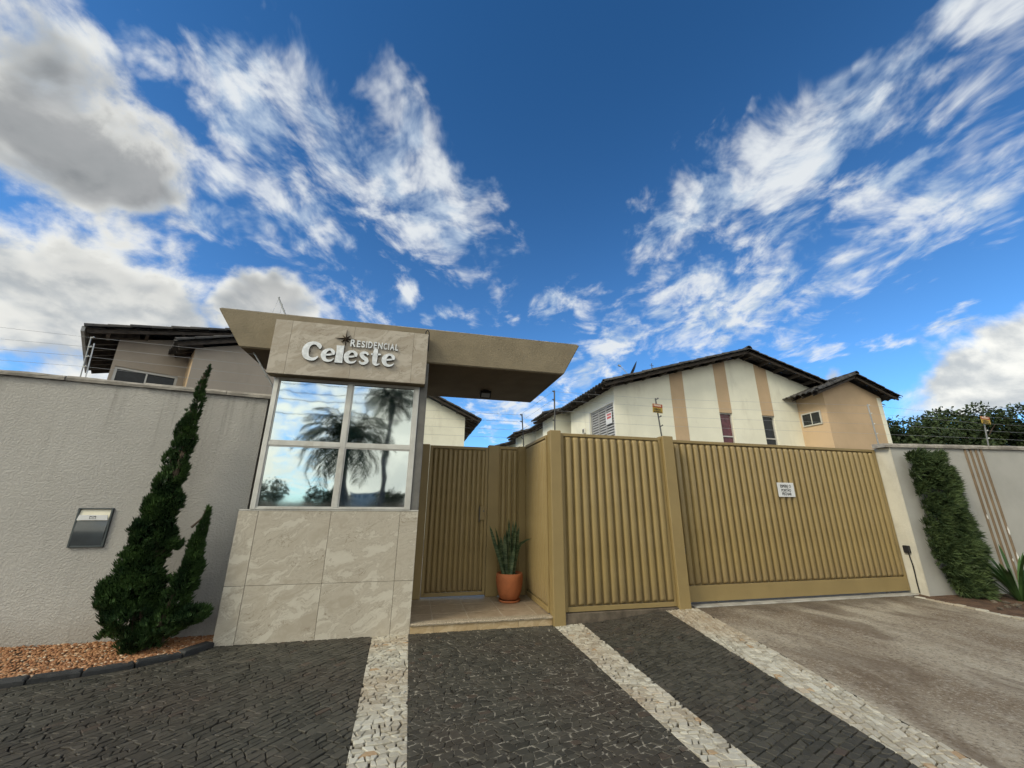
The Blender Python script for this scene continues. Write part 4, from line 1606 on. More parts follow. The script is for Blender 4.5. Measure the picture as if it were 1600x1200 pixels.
def gable_wall(mb, x0, x1, y, topf, holes=(), kinks=(), base=0.0, back=0.14):
    """wall in the x-z plane built of columns so that openings are real"""
    xs_ = sorted(set([x0, x1] + [k for k in kinks if x0 < k < x1] + [h for H_ in holes for h in H_[:2]]))
    for a_, b_ in zip(xs_, xs_[1:]):
        spans = [(base, None)]
        for (h0, h1, z0, z1) in holes:
            if a_ >= h0 - 1e-6 and b_ <= h1 + 1e-6:
                spans = [(base, z0), (z1, None)]
        for (lo, hi) in spans:
            mb.face([(a_, y, lo), (b_, y, lo), (b_, y, hi if hi is not None else topf(b_)), (a_, y, hi if hi is not None else topf(a_))])
    for (h0, h1, z0, z1) in holes:
        mb.face([(h0, y, z0), (h0, y, z1), (h0, y + back, z1), (h0, y + back, z0)])
        mb.face([(h1, y, z0), (h1, y + back, z0), (h1, y + back, z1), (h1, y, z1)])
        mb.face([(h0, y, z1), (h1, y, z1), (h1, y + back, z1), (h0, y + back, z1)])
        mb.face([(h0, y, z0), (h0, y + back, z0), (h1, y + back, z0), (h1, y, z0)])


SL = 0.2908
EX, EZ, RX, RZ, X1 = -0.54, 5.05, 5.03, 6.67, 10.6


def main_top(x):
    return (EZ + SL * (x - EX) if x < RX else RZ - 0.30 * (x - RX)) - 0.10


def make_house(root, mwall, bands, depth, annex, left_window=None, louvre=None, right_len=X1):
    # walls
    holes = [(b[0], b[1], b[2], b[3]) for b in bands if len(b) > 2]
    if left_window:
        holes.append(left_window)
    mb = MB()
    gable_wall(mb, 0.0, right_len - 0.5, 0.0, main_top, holes, (RX,))
    part('wall', mb, mwall, root)
    side = MB()
    if louvre:
        y0, y1, z0, z1 = louvre
        zt = main_top(0.0)
        for (a_, b_, lo, hi) in ((0, y0, 0, zt), (y0, y1, 0, z0), (y0, y1, z1, zt), (y1, depth, 0, zt)):
            side.face([(0, b_, lo), (0, a_, lo), (0, a_, hi), (0, b_, hi)])
        for (p, q) in (((y0, z0), (y0, z1)), ((y0, z1), (y1, z1)), ((y1, z1), (y1, z0)), ((y1, z0), (y0, z0))):
            side.face([(0, p[0], p[1]), (0, q[0], q[1]), (0.12, q[0], q[1]), (0.12, p[0], p[1])])
    else:
        side.face([(0, depth, 0), (0, 0, 0), (0, 0, main_top(0)), (0, depth, main_top(0))])
    part('wall', side, mwall, root)
    rear = MB()
    gable_wall(rear, 0.0, right_len - 0.5, depth, main_top, (), (RX,))
    rear.face([(right_len - 0.5, 0, 0), (right_len - 0.5, depth, 0), (right_len - 0.5, depth, main_top(right_len - 0.5)), (right_len - 0.5, 0, main_top(right_len - 0.5))])
    part('wall', rear, mwall, root)
    for b in bands:
        lo = b[3] if len(b) > 2 else 0.0
        mb = MB()
        pk = [b[0]] + ([RX] if b[0] < RX < b[1] else []) + [b[1]]
        for a_, c_ in zip(pk, pk[1:]):
            mb.prism([(a_, lo), (c_, lo), (c_, main_top(c_) - 0.01), (a_, main_top(a_) - 0.01)], 1, -0.006, 0.02)
        part('wall_band', mb, M['house_peach'], root)
    # roof
    vy = -0.5
    tiled_slope(root, (EX, vy, EZ), (EX, depth + 0.05, EZ), (RX - EX, 0, RZ - EZ))
    tiled_slope(root, (right_len, depth + 0.05, RZ - 0.30 * (right_len - RX)), (right_len, vy, RZ - 0.30 * (right_len - RX)), (RX - right_len, 0, 0.30 * (right_len - RX)))
    caps(root, (EX, vy + 0.03, EZ + 0.045), (RX, vy + 0.03, RZ + 0.045), 'verge_tiles')
    caps(root, (right_len, vy + 0.03, RZ - 0.30 * (right_len - RX) + 0.045), (RX, vy + 0.03, RZ + 0.045), 'verge_tiles')
    caps(root, (RX, vy - 0.02, RZ + 0.06), (RX, depth, RZ + 0.06), 'ridge_tiles', 0.11)
    beam(root, (EX + 0.02, vy + 0.06, EZ - 0.005), (RX, vy + 0.06, RZ - 0.005), 0.035, 0.075, 'verge_board')
    beam(root, (right_len, vy + 0.06, RZ - 0.30 * (right_len - RX) - 0.005), (RX, vy + 0.06, RZ - 0.005), 0.035, 0.075, 'verge_board')
    n = int(depth / 0.5)
    for i in range(n + 1):
        y = vy + 0.35 + i * 0.52
        if y > depth: break
        beam(root, (EX + 0.05, y, EZ), (0.3, y, EZ + SL * (0.3 - EX)), 0.055, 0.11)
    for k in range(9):
        x = EX + 0.35 + k * 0.63
        if x < RX:
            beam(root, (x, vy + 0.08, EZ + SL * (x - EX) - 0.01), (x, 0.05, EZ + SL * (x - EX) - 0.01), 0.06, 0.11, 'purlin')
    for k in range(8):
        x = RX + 0.2 + k * 0.63
        if x < right_len:
            beam(root, (x, vy + 0.08, RZ - 0.30 * (x - RX) - 0.01), (x, 0.05, RZ - 0.30 * (x - RX) - 0.01), 0.06, 0.11, 'purlin')
    # projecting wing with a small gable
    ax0, ax1, apx, ez, az_, ay, mfront, mside = annex[:8]
    oh = annex[8] if len(annex) > 8 else 0.55
    sl_ = (az_ - ez) / (apx - (ax0 - oh))
    ex0, ex1 = ax0 - oh, 2 * apx - (ax0 - oh)
    atop = lambda x: az_ - sl_ * abs(x - apx) - 0.09
    mb = MB()
    gable_wall(mb, ax0, ax1, ay, atop, (), (apx,))
    part('wing_wall', mb, mfront, root)
    mb = MB()
    mb.face([(ax0, 0.0, 0), (ax0, ay, 0), (ax0, ay, atop(ax0)), (ax0, 0.0, atop(ax0))])
    mb.face([(ax1, ay, 0), (ax1, 0.0, 0), (ax1, 0.0, atop(ax1)), (ax1, ay, atop(ax1))])
    part('wing_wall', mb, mside, root)
    vy2 = ay - 0.32
    tiled_slope(root, (ex0, vy2, ez), (ex0, 0.15, ez), (apx - ex0, 0, az_ - ez))
    tiled_slope(root, (ex1, 0.15, ez), (ex1, vy2, ez), (apx - ex1, 0, az_ - ez))
    caps(root, (ex0, vy2 + 0.03, ez + 0.045), (apx, vy2 + 0.03, az_ + 0.045), 'verge_tiles', 0.08)
    caps(root, (ex1, vy2 + 0.03, ez + 0.045), (apx, vy2 + 0.03, az_ + 0.045), 'verge_tiles', 0.08)
    caps(root, (apx, vy2 - 0.02, az_ + 0.055), (apx, 0.4, az_ + 0.055), 'ridge_tiles', 0.10)
    beam(root, (ex0 + 0.02, vy2 + 0.06, ez - 0.005), (apx, vy2 + 0.06, az_ - 0.005), 0.035, 0.07, 'verge_board')
    beam(root, (ex1 - 0.02, vy2 + 0.06, ez - 0.005), (apx, vy2 + 0.06, az_ - 0.005), 0.035, 0.07, 'verge_board')
    for i in range(4):
        y = vy2 + 0.28 + i * 0.38
        if y < 0.1:
            beam(root, (ex0 + 0.05, y, ez), (ax0 + 0.1, y, ez + sl_ * (ax0 + 0.1 - ex0)), 0.05, 0.10)


# house behind the sliding gate -------------------------------------------------
rh = thing('town_house', 'cream gabled house with peach vertical bands behind the sliding gate', 'house', (5.95, 11.0, 0), 'houses of the compound', local=True)
BANDS = [(2.09, 2.60), (3.885, 4.385, 2.9, 4.50), (5.62, 6.13, 2.9, 4.50)]
make_house(rh, M['house_white'], BANDS, 3.70, (7.23, 9.76, 8.46, 5.10, 5.78, -1.0, M['house_peach'], M['house_peach']), louvre=(0.09, 1.87, 3.20, 4.62))
frame_window(rh, 'x', 3.885, 4.385, 2.9, 4.50, 0.06, 2, M['curtain'], 0.035, horizontal=False)
frame_window(rh, 'x', 5.62, 6.13, 2.9, 4.50, 0.06, 2, M['glass'], 0.035, horizontal=False)
for wd in list(rh.children):
    if wd.name.startswith('window'):
        for c in wd.children:
            if c.name.startswith('pane'): pass
# low awning window on the wing's sunny side
frame_window(rh, 'y', -0.80, -0.10, 4.14, 4.60, 7.20, 2, M['glass'], 0.04, depth=0.035)
mb = MB(); mb.box(9.60, 9.785, -1.006, -0.80, 0, 5.15); part('corner_pilaster', mb, M['house_white'], rh)
# louvred shutter
lo_ = MB()
y0, y1, z0, z1 = 0.09, 1.87, 3.20, 4.62
lo_.box(0.03, 0.09, y0, y0 + 0.05, z0, z1); lo_.box(0.03, 0.09, y1 - 0.05, y1, z0, z1); lo_.box(0.03, 0.09, y0 + 0.05, y1 - 0.05, z1 - 0.05, z1); lo_.box(0.03, 0.09, y0 + 0.05, y1 - 0.05, z0, z0 + 0.05)
lw = part('louvred_shutter', lo_, M['louvre'], rh)
for k in range(3):
    a_, b_ = y0 + 0.05 + 0.56 * k, y0 + 0.05 + 0.56 * (k + 1)
    mb = MB()
    for i in range(15):
        z = z0 + 0.06 + i * 0.088
        mb.face([(0.035, a_ + 0.02, z), (0.035, b_ - 0.02, z), (0.062, b_ - 0.02, z + 0.058), (0.062, a_ + 0.02, z + 0.058)])
        mb.face([(0.033, a_ + 0.02, z - 0.004), (0.033, b_ - 0.02, z - 0.004), (0.035, b_ - 0.02, z), (0.035, a_ + 0.02, z)])
    part('louvre_slats', mb, M['louvre'], lw)
    mb = MB(); mb.box(0.082, 0.088, a_, b_, z0 + 0.05, z1 - 0.05); part('shutter_back', mb, M['shutter_back'], lw)
    if k:
        mb = MB(); mb.box(0.028, 0.08, a_ - 0.018, a_ + 0.018, z0 + 0.05, z1 - 0.05); part('mullion', mb, M['louvre'], lw)
mb = MB()
mb.box(-0.012, -0.001, y0 - 0.07, y0 - 0.001, z0 - 0.05, z1 + 0.06); mb.box(-0.012, -0.001, y1 + 0.001, y1 + 0.07, z0 - 0.05, z1 + 0.06); mb.box(-0.012, -0.001, y0, y1, z1 + 0.001, z1 + 0.06)
part('window_trim', mb, M['trim'], rh)
mb = MB(); mb.box(-0.07, 0.0, 2.28, 2.46, 3.98, 4.16, 0.01); vt = part('wall_vent', mb, M['trim'], rh)
mb = MB(); mb.box(-0.073, -0.071, 2.31, 2.43, 4.01, 4.13); part('vent_grille', mb, M['ink'], vt)
# paper notice on the shutter
nt = thing('shutter_notice', 'small white and red paper notice fixed on the louvred shutter', 'sign', (5.95, 11.42, 4.0))
a = MB(); a.box(5.955, 5.960, 11.24, 11.66, 3.98, 4.36); a.build('sheet', M['white'], nt)
for (z, y_a, y_b) in ((4.25, 11.29, 11.60), (4.15, 11.30, 11.58)):
    for i in range(5):
        a = MB(); yy = y_a + (y_b - y_a) * i / 5
        a.box(5.9525, 5.9545, yy, yy + 0.045, z, z + 0.07); a.build('red_print', M['red_ink'], nt)

# further units of the same row, stepping back
for k, (yk, lab) in enumerate(((14.80, 'cream row house next behind the gabled one, deep dark eaves'), (19.80, 'cream row house second back from the gabled one, eaves over the porch panel'),
                               (24.80, 'farthest cream row house, only its dark eaves tip showing above the porch panel'))):
    u = thing('town_house', lab, 'house', (5.95, yk, 0), 'houses of the compound', local=True)
    for (ya, yb, ex) in ((0.0, 1.7, -1.12), (1.7, 4.85, -0.50)):
        ez_ = EZ + SL * (ex - EX) + (0.06 if ex < -1 else 0)
        tiled_slope(u, (ex, ya, ez_), (ex, yb, ez_), (RX - ex, 0, SL * (RX - ex)))
        caps(u, (ex, ya + 0.03, ez_ + 0.045), (RX, ya + 0.03, ez_ + SL * (RX - ex) + 0.045), 'verge_tiles')
        beam(u, (ex + 0.02, ya + 0.06, ez_ - 0.005), (RX, ya + 0.06, ez_ + SL * (RX - ex) - 0.005), 0.035, 0.075, 'verge_board')
        yy = ya + 0.15
        while yy < yb:
            beam(u, (ex + 0.04, yy, ez_), (ex + 0.95, yy, ez_ + SL * 0.95), 0.055, 0.11)
            yy += 0.5
        mb = MB()
        wx = ex + 0.5
        zt = ez_ + SL * 0.5 - 0.1
        mb.face([(wx, yb, 0), (wx, ya + 0.3, 0), (wx, ya + 0.3, zt), (wx, yb, zt)])
        mb.face([(wx, ya + 0.3, 0), (RX, ya + 0.3, 0), (RX, ya + 0.3, ez_ + SL * (RX - ex) - 0.1), (wx, ya + 0.3, zt)])
        part('wall', mb, M['house_white'], u)

# house on the left, turned towards the street corner
lh = thing('town_house', 'taupe house with wide dark eaves behind the left boundary wall', 'house', (-7.03, 10.44, 0), 'houses of the compound', rz=radians(32), local=True)
make_house(lh, M['house_taupe'], [], 3.7, (1.32, 4.6, 2.95, 4.95, 5.72, -1.0, M['house_taupe'], M['house_peach'], 0.38), right_len=5.6, left_window=(0.06, 1.20, 3.2, 4.47))
frame_window(lh, 'x', 0.06, 1.20, 3.2, 4.47, 0.05, 2, M['glass'], 0.05)
mb = MB(); mb.box(-0.60, -0.545, -0.5, 3.7, 4.98, 5.09); part('gutter', mb, M['steel'], lh)

# white house seen under the canopy
wh = thing('town_house', 'plain white house with a raking eave seen between booth and canopy', 'house', (2.02, 18.0, 0), 'houses of the compound', local=True)
mb = MB()
wt = lambda x: 5.32 - 0.47 * x
mb.face([(-6, 0, 0), (0, 0, 0), (0, 0, wt(0)), (-6, 0, wt(-6))])
mb.face([(0, 0, 0), (0, 6, 0), (0, 6, wt(0)), (0, 0, wt(0))])
part('wall', mb, M['house_white'], wh)
tiled_slope(wh, (0.66, 6.3, wt(0.66) + 0.08), (0.66, -0.5, wt(0.66) + 0.08), (-6.66, 0, 0.47 * 6.66))
caps(wh, (0.66, -0.47, wt(0.66) + 0.13), (-6, -0.47, wt(-6) + 0.13), 'verge_tiles')
beam(wh, (0.64, -0.42, wt(0.66) + 0.075), (-6, -0.42, wt(-6) + 0.075), 0.035, 0.075, 'verge_board')
for i in range(6):
    beam(wh, (0.62, -0.2 + i * 0.6, wt(0.62) + 0.07), (-0.3, -0.2 + i * 0.6, wt(-0.3) + 0.07), 0.055, 0.11)
for i in range(5):
    x = 0.3 - i * 0.7
    beam(wh, (x, -0.42, wt(x) + 0.06), (x, 0.05, wt(x) + 0.06), 0.06, 0.1, 'purlin')

# satellite dish and aerial on the cream roof
dsh = thing('satellite_dish', 'grey satellite dish on the left slope of the cream house roof', 'satellite dish', (7.20, 12.0, 5.55))
a = MB()
axis = Vector((-0.80, 0.36, 0.48)).normalized()
u_ = axis.cross(Vector((0, 0, 1))).normalized(); v_ = axis.cross(u_)
rows = []
for i in range(6):
    r = 0.40 * i / 5
    rows.append([Vector((7.28, 12.0, 6.08)) + (u_ * cos(t * pi / 9) + v_ * sin(t * pi / 9)) * r + axis * (0.45 * r * r - 0.06) for t in range(18)])
a.grid(rows, closed=True)
a.build('dish', M['dark_steel'], dsh, smooth=True)
a = MB(); a.tube([(7.22, 12.0, 5.55), (7.30, 12.0, 5.95), (7.30, 12.0, 6.05)], 0.022, 8); a.build('mast', M['dark_steel'], dsh)
a = MB(); a.tube([tuple(Vector((7.30, 12.0, 5.74))), tuple(Vector((7.28, 12.0, 6.08)) + axis * 0.46)], 0.010, 6)
a.tube([tuple(Vector((7.28, 12.0, 6.08)) + axis * 0.44), tuple(Vector((7.28, 12.0, 6.08)) + axis * 0.54)], 0.035, 8)
a.build('feed_arm', M['steel'], dsh)
an = thing('roof_aerial', 'thin cross-shaped aerial on the cream house roof beside the dish', 'antenna', (8.1, 12.0, 5.8))
a = MB(); a.tube([(8.1, 12, 5.75), (8.1, 12, 6.45)], 0.014, 6); a.build('mast', M['dark_steel'], an)
a = MB(); a.tube([(7.9, 12.05, 6.08), (8.28, 11.95, 5.98)], 0.010, 6); a.build('crossbar', M['dark_steel'], an)
a = MB(); a.tube([(8.02, 12.0, 6.38), (8.18, 12.0, 6.36)], 0.008, 6); a.build('crossbar', M['dark_steel'], an)

# ================================================================== electric fence
M['insulator'] = painted('white_insulator', (0.6, 0.6, 0.56), 0.4, 0.1)


def fence_post(label, base, top, levels, m, side=(0.045, 0, 0.0), r=0.011, ins='insulator'):
    t_ = thing('fence_post', label, 'post', base, 'electric fence posts')
    a_ = MB(); a_.tube([base, top], r, 8); a_.build('rod', m, t_, smooth=True)
    B_, T_ = Vector(base), Vector(top)
    pts_ = []
    for k in levels:
        p = B_.lerp(T_, k)
        q = p + Vector(side)
        a_ = MB()
        a_.tube([p, p + Vector(side) * 0.45, q + Vector((0, 0, 0.012))], [0.010, 0.008, 0.012], 7)
        a_.build('insulator', M[ins] if ins in M else m, t_)
        pts_.append(q)
    return pts_


LV = (0.97, 0.76, 0.50, 0.26)
pB = fence_post('thin dark electric fence rod at the back corner of the porch', (1.82, 6.75, 2.455), (1.80, 6.80, 3.06), LV, M['dark_steel'], (-0.035, 0, 0), ins='dark_steel')
pA = fence_post('dark electric fence rod on the tall porch corner post', (1.965, 5.50, 2.527), (1.972, 5.50, 3.165), LV, M['dark_steel'], (-0.03, 0, 0), ins='dark_steel')
pC = fence_post('electric fence rod with a warning plate on the square gate post', (3.735, 5.46, 2.527), (3.690, 5.46, 3.150), LV, M['dark_steel'], (0.05, 0, 0.012), ins='dark_steel')
pD = fence_post('pale electric fence rod at the inner end of the right wall', (8.33, 5.52, 2.598), (8.315, 5.52, 3.370), LV, M['steel'])
pE = fence_post('leaning electric fence rod with a warning plate on the right wall', (10.42, 5.10, 2.595), (10.38, 5.02, 3.15), (0.97, 0.74, 0.5, 0.24), M['steel'], (0.06, 0, 0.01))
pL = fence_post('white twin-tube electric fence post on the left wall', (-4.17, 5.78, 2.94), (-4.20, 5.78, 3.50), (0.98, 0.75, 0.52, 0.28), M['steel'], (0.03, 0, 0), r=0.007)
a = MB(); a.tube([(-4.13, 5.80, 2.94), (-4.16, 5.80, 3.42)], 0.007, 8)
a.build('rod', M['white'], [o for o in bpy.data.objects if o.get('label', '').startswith('white twin-tube')][0])
pR = fence_post('slanting insulator rod between canopy soffit and left wall', (-1.93, 5.62, 2.93), (-2.26, 5.62, 3.42), (0.94, 0.62, 0.33, 0.05), M['steel'], (-0.012, -0.01, 0))
pK = fence_post('short rod standing on top of the canopy above the booth', (-1.94, 5.60, 3.965), (-2.09, 5.60, 4.26), (0.95, 0.6, 0.3), M['steel'], (0.0, 0.0, 0.012))


def strand(label, pts_):
    a_ = MB(); a_.tube(pts_, 0.0017, 5)
    o = a_.build('fence_wire', M['wire'])
    return tag(o, label, 'wire', 'electric fence wires')


nm = ('topmost', 'second highest', 'third highest', 'lowest')
for i in range(4):
    z_l = (3.517, 3.369, 3.238, 3.102)[i]
    strand('%s fence wire along the left wall, ending under the canopy' % nm[i], [(-9.0, 5.78, z_l + 0.12), (-5.1, 5.76, z_l), tuple(pL[i]), tuple(pR[i])])
    strand('%s fence wire along the gates and the right wall' % nm[i], [tuple(pA[i]), tuple(pC[i]), tuple(pD[i]), tuple(pE[i]), (13.0, 4.72, 3.1 - 0.14 * i)])
    strand('%s fence wire over the porch side panel and back door' % nm[i], [tuple(pA[i]), tuple(pB[i]), (0.06, 6.80, 3.03 - 0.14 * i)])
for i in range(2):
    strand('%s slack wire from the canopy rod to the insulator rod' % ('left', 'right')[i], [tuple(pK[i]), tuple(pR[i * 2])])


def warning_plate(label, cx_, cy_, cz_, w_, h_, ang=0.0, tilt=0.0):
    t_ = thing('warning_plate', label, 'sign', (cx_, cy_, cz_), 'fence warning plates', local=True)
    t_.rotation_euler = (0, tilt, ang)
    a_ = MB(); a_.box(-w_ / 2, w_ / 2, -0.003, 0.003, -h_ / 2, h_ / 2); part('plate', a_, M['yellow'], t_)
    a_ = MB(); a_.box(-w_ / 2 + 0.001, w_ / 2 - 0.001, -0.0048, -0.0032, h_ * 0.10, h_ / 2 - 0.001); part('red_field', a_, M['orange'], t_)
    for (tx, x0, x1, z0, z1, m_) in (('PERIGO', -0.40, 0.36, 0.22, 0.42, 'cream'), ('CERCA', -0.38, 0.30, -0.22, -0.02, 'ink'), ('ELÉTRICA', -0.40, 0.40, -0.46, -0.26, 'ink')):
        sub('lettering', fit_text(tx, M[m_], x0 * w_, x1 * w_, z0 * h_, z1 * h_, -0.006, 0.0004, 0.03), None, t_)
    return t_


warning_plate('red and yellow warning plate on the fence rod above the square gate post', 3.695, 5.435, 2.975, 0.175, 0.145, 0.0, radians(3))
warning_plate('red and yellow warning plate on the fence rod over the right wall, before the trees', 10.375, 5.00, 3.07, 0.18, 0.14, rwang, radians(6))

# ================================================================== plants
def f_leaf(dark, lite, rough=0.55, trans=0.0):
    def f(N):
        n = N.noise(N.obj, 5.0, 3.0, 0.6)
        c = N.mix(S(N, N.tint), dark, lite)
        c = N.mix(N.smooth(n, 0.4, 0.7) * 0.5, c, tuple(k * 0.6 for k in dark))
        d_ = {'Base Color': c, 'Roughness': rough, 'Specular IOR Level': 0.18}
        return d_
    return f


M['juniper'] = mat('juniper_foliage', f_leaf((0.018, 0.042, 0.016), (0.070, 0.130, 0.034)))
M['podocarpus'] = mat('podocarpus_foliage', f_leaf((0.024, 0.046, 0.022), (0.130, 0.180, 0.070), 0.42))
M['tree_leaf'] = mat('tree_foliage', f_leaf((0.024, 0.040, 0.016), (0.075, 0.105, 0.038)))
M['palm_leaf'] = mat('palm_foliage', f_leaf((0.025, 0.045, 0.022), (0.07, 0.10, 0.04)))
M['bark'] = painted('grey_brown_bark', (0.095, 0.070, 0.050), 0.9, 0.3, bump=0.8, scale=9.0)
M['palm_bark'] = painted('palm_trunk', (0.14, 0.12, 0.10), 0.9, 0.25, bump=0.6, scale=7.0)
M['strap'] = mat('strap_leaf', f_leaf((0.030, 0.070, 0.022), (0.075, 0.145, 0.045), 0.4))


def f_snake(N):
    x, y, z = N.sep(N.obj)
    w_ = N.noise(N.vec('MULTIPLY', N.obj, (6.0, 6.0, 34.0)), 1.0, 3.0, 0.6, dist=0.8)
    c = N.mix(N.smooth(w_, 0.42, 0.58), (0.026, 0.046, 0.020), (0.090, 0.118, 0.058))
    return {'Base Color': c, 'Roughness': 0.4, 'Specular IOR Level': 0.4}


M['snake'] = mat('banded_snake_plant_leaf', f_snake)


def tuft(mb, rr, c, d_, size, n=5, tint=0.5, wid=0.22, bend=0.15):
    """a little spray of pointed blades about direction d_"""
    d_ = d_.normalized()
    a = d_.cross(Vector((rr.uniform(-1, 1), rr.uniform(-1, 1), rr.uniform(-1, 1))))
    if a.length < 1e-3: a = Vector((1, 0, 0))
    a.normalize(); b = d_.cross(a)
    for k in range(n):
        th = 2 * pi * k / n + rr.uniform(-0.4, 0.4)
        o = a * cos(th) + b * sin(th)
        tip = c + d_ * size * rr.uniform(0.75, 1.1) + o * size * rr.uniform(0.25, 0.6)
        s_ = (tip - c).cross(o).normalized() * size * wid * 0.5
        m_ = c.lerp(tip, 0.45) + o * size * bend
        t = min(1, max(0, tint + rr.uniform(-0.15, 0.15)))
        mb.face([c, m_ - s_, tip, m_ + s_], 0, t)


# juniper against the left wall -------------------------------------------------
jt = thing('juniper_tree', 'dark twisted juniper leaning against the grey wall beside the booth', 'tree', (-2.62, 5.36, 0.02))
a = MB(); a.tube([(-2.60, 5.36, -0.02), (-2.66, 5.37, 0.5), (-2.70, 5.38, 1.2), (-2.68, 5.39, 2.0), (-2.655, 5.40, 2.9)], [0.055, 0.045, 0.035, 0.02, 0.006], 8)
a.build('trunk', M['bark'], jt, smooth=True)
a = MB(); a.tube([(-2.58, 5.36, -0.01), (-2.45, 5.36, 0.35), (-2.36, 5.37, 0.8), (-2.29, 5.38, 1.35)], [0.035, 0.028, 0.018, 0.005], 8)
a.build('trunk', M['bark'], jt, smooth=True)


def juniper_crown(blobs, n, seed):
    """blobs: (x, y, z, rx, rz): overlapping upright lobes, tufts on and inside their skins"""
    rr = random.Random(seed)
    mb = MB()
    wts = [b[3] ** 1.4 * b[4] + 0.0012 for b in blobs]
    for i in range(n):
        b = rr.choices(blobs, wts)[0]
        th = rr.uniform(0, 2 * pi); u_ = rr.uniform(-1, 1)
        k = rr.uniform(0.55, 1.0) ** 0.5
        s_ = sqrt(1 - u_ * u_)
        o = Vector((s_ * cos(th), s_ * sin(th), u_))
        lump = 1 + 0.40 * mnoise.noise(Vector((o.x * 2.2 + b[0] * 3, o.y * 2.2, o.z * 2.6 + b[2] * 3)))
        p = Vector((b[0] + o.x * b[3] * k * lump, b[1] + o.y * min(b[3], 0.26) * k * lump, b[2] + o.z * b[4] * k * lump))
        if p.y > 5.67: p.y = 5.67 - rr.uniform(0, 0.05)
        if p.z < 0.02: continue
        if mnoise.noise(Vector((p.x * 5.5, p.y * 5.5, p.z * 3.2 + seed))) < (-0.09 if p.z < 1.2 else -0.24) and rr.random() < 0.88: continue
        dr = Vector((o.x * 0.7 + 0.12, o.y * 0.7, 0.95 + 0.3 * o.z))
        clump = mnoise.noise(p * 7.0)
        tuft(mb, rr, p, dr, rr.uniform(0.45, 1.0) * min(0.078, 0.036 + 0.45 * b[3]), 5, 0.45 + 0.8 * clump + rr.uniform(-0.18, 0.18), 0.24)
    return mb


side_lobes = [(-2.44, 5.35, 0.26, 0.18, 0.13), (-2.22, 5.34, 0.32, 0.12, 0.09), (-2.12, 5.34, 0.33, 0.07, 0.07), (-2.39, 5.36, 0.46, 0.12, 0.15), (-2.34, 5.36, 0.64, 0.10, 0.16), (-2.30, 5.36, 0.80, 0.075, 0.15), (-2.34, 5.36, 0.86, 0.05, 0.10),
              (-2.32, 5.37, 1.00, 0.06, 0.15), (-2.295, 5.37, 1.18, 0.040, 0.13), (-2.275, 5.37, 1.34, 0.020, 0.10)]
side_lobes_pre = side_lobes
main_lobes = [(-2.62, 5.36, 0.14, 0.22, 0.13), (-2.74, 5.36, 0.30, 0.24, 0.20), (-2.90, 5.34, 0.50, 0.17, 0.17), (-2.98, 5.34, 0.58, 0.11, 0.13), (-2.74, 5.37, 0.62, 0.20, 0.26), (-2.86, 5.35, 0.82, 0.15, 0.20),
              (-2.75, 5.38, 0.98, 0.16, 0.26), (-2.84, 5.36, 1.14, 0.11, 0.17), (-2.66, 5.38, 1.12, 0.10, 0.16), (-2.75, 5.39, 1.36, 0.13, 0.22), (-2.84, 5.38, 1.44, 0.075, 0.13), (-2.66, 5.39, 1.46, 0.09, 0.16),
              (-2.76, 5.39, 1.66, 0.10, 0.18), (-2.68, 5.39, 1.78, 0.085, 0.17), (-2.79, 5.40, 1.90, 0.065, 0.13), (-2.71, 5.40, 2.02, 0.085, 0.20), (-2.65, 5.40, 2.16, 0.060, 0.14), (-2.74, 5.40, 2.26, 0.060, 0.15),
              (-2.68, 5.40, 2.38, 0.060, 0.18), (-2.72, 5.40, 2.52, 0.036, 0.12), (-2.655, 5.40, 2.60, 0.050, 0.18), (-2.665, 5.40, 2.78, 0.036, 0.16), (-2.645, 5.40, 2.93, 0.018, 0.13), (-2.628, 5.40, 3.04, 0.008, 0.09), (-2.53, 5.36, 1.02, 0.07, 0.06)]
tw_ = MB()
rt_ = random.Random(9)
for b in main_lobes + side_lobes_pre:
    z0_ = max(0.05, b[2] - b[4] * 1.3)
    xs0 = -2.66 if b in main_lobes else -2.42
    tw_.tube([(xs0 + (b[0] - xs0) * 0.1, 5.37, z0_), (xs0 + (b[0] - xs0) * 0.7, b[1], b[2] - 0.3 * b[4]), (b[0] + rt_.uniform(-0.02, 0.02), b[1] - 0.04, b[2] + b[4] * 0.6)], [0.014, 0.009, 0.003], 5, cap=False)
tw_.build('branches', M['bark'], jt)
juniper_crown([(b[0], b[1], b[2], b[3] * (0.90 if b[2] < 0.9 else 0.92), b[4]) for b in main_lobes], 15500, 3).build('crown', M['juniper'], jt)
juniper_crown(side_lobes, 4600, 4).build('crown', M['juniper'], jt)

# clipped podocarpus against the right wall --------------------------------------
bu = thing('podocarpus_shrub', 'upright dark shrub with narrow leaves trained against the right wall', 'shrub', (8.95, 5.05, 0.1))
a = MB()
for (x, y) in ((8.70, 5.14), (8.85, 5.08), (9.02, 5.05)):
    a.tube([(x, y, 0.02), (x + 0.03, y, 0.8), (x - 0.05, y + 0.02, 1.6), (x - 0.06, y + 0.03, 2.3)], [0.028, 0.022, 0.015, 0.006], 7)
a.build('stem', M['bark'], bu, smooth=True)
rr = random.Random(21)
mb = MB()


def bush_side(z):
    """left and right edge of the clipped body along the wall, by height"""
    t = (z - 0.1) / 2.4
    l = 8.50 + 0.04 * sin(z * 5.0) + (0.10 if t < 0.15 else 0)
    r_ = 9.24 - 0.12 * smoothstep(0.45, 0.62, t) + 0.05 * sin(z * 7.0 + 1) - (0.08 if t < 0.1 else 0)
    return l, r_


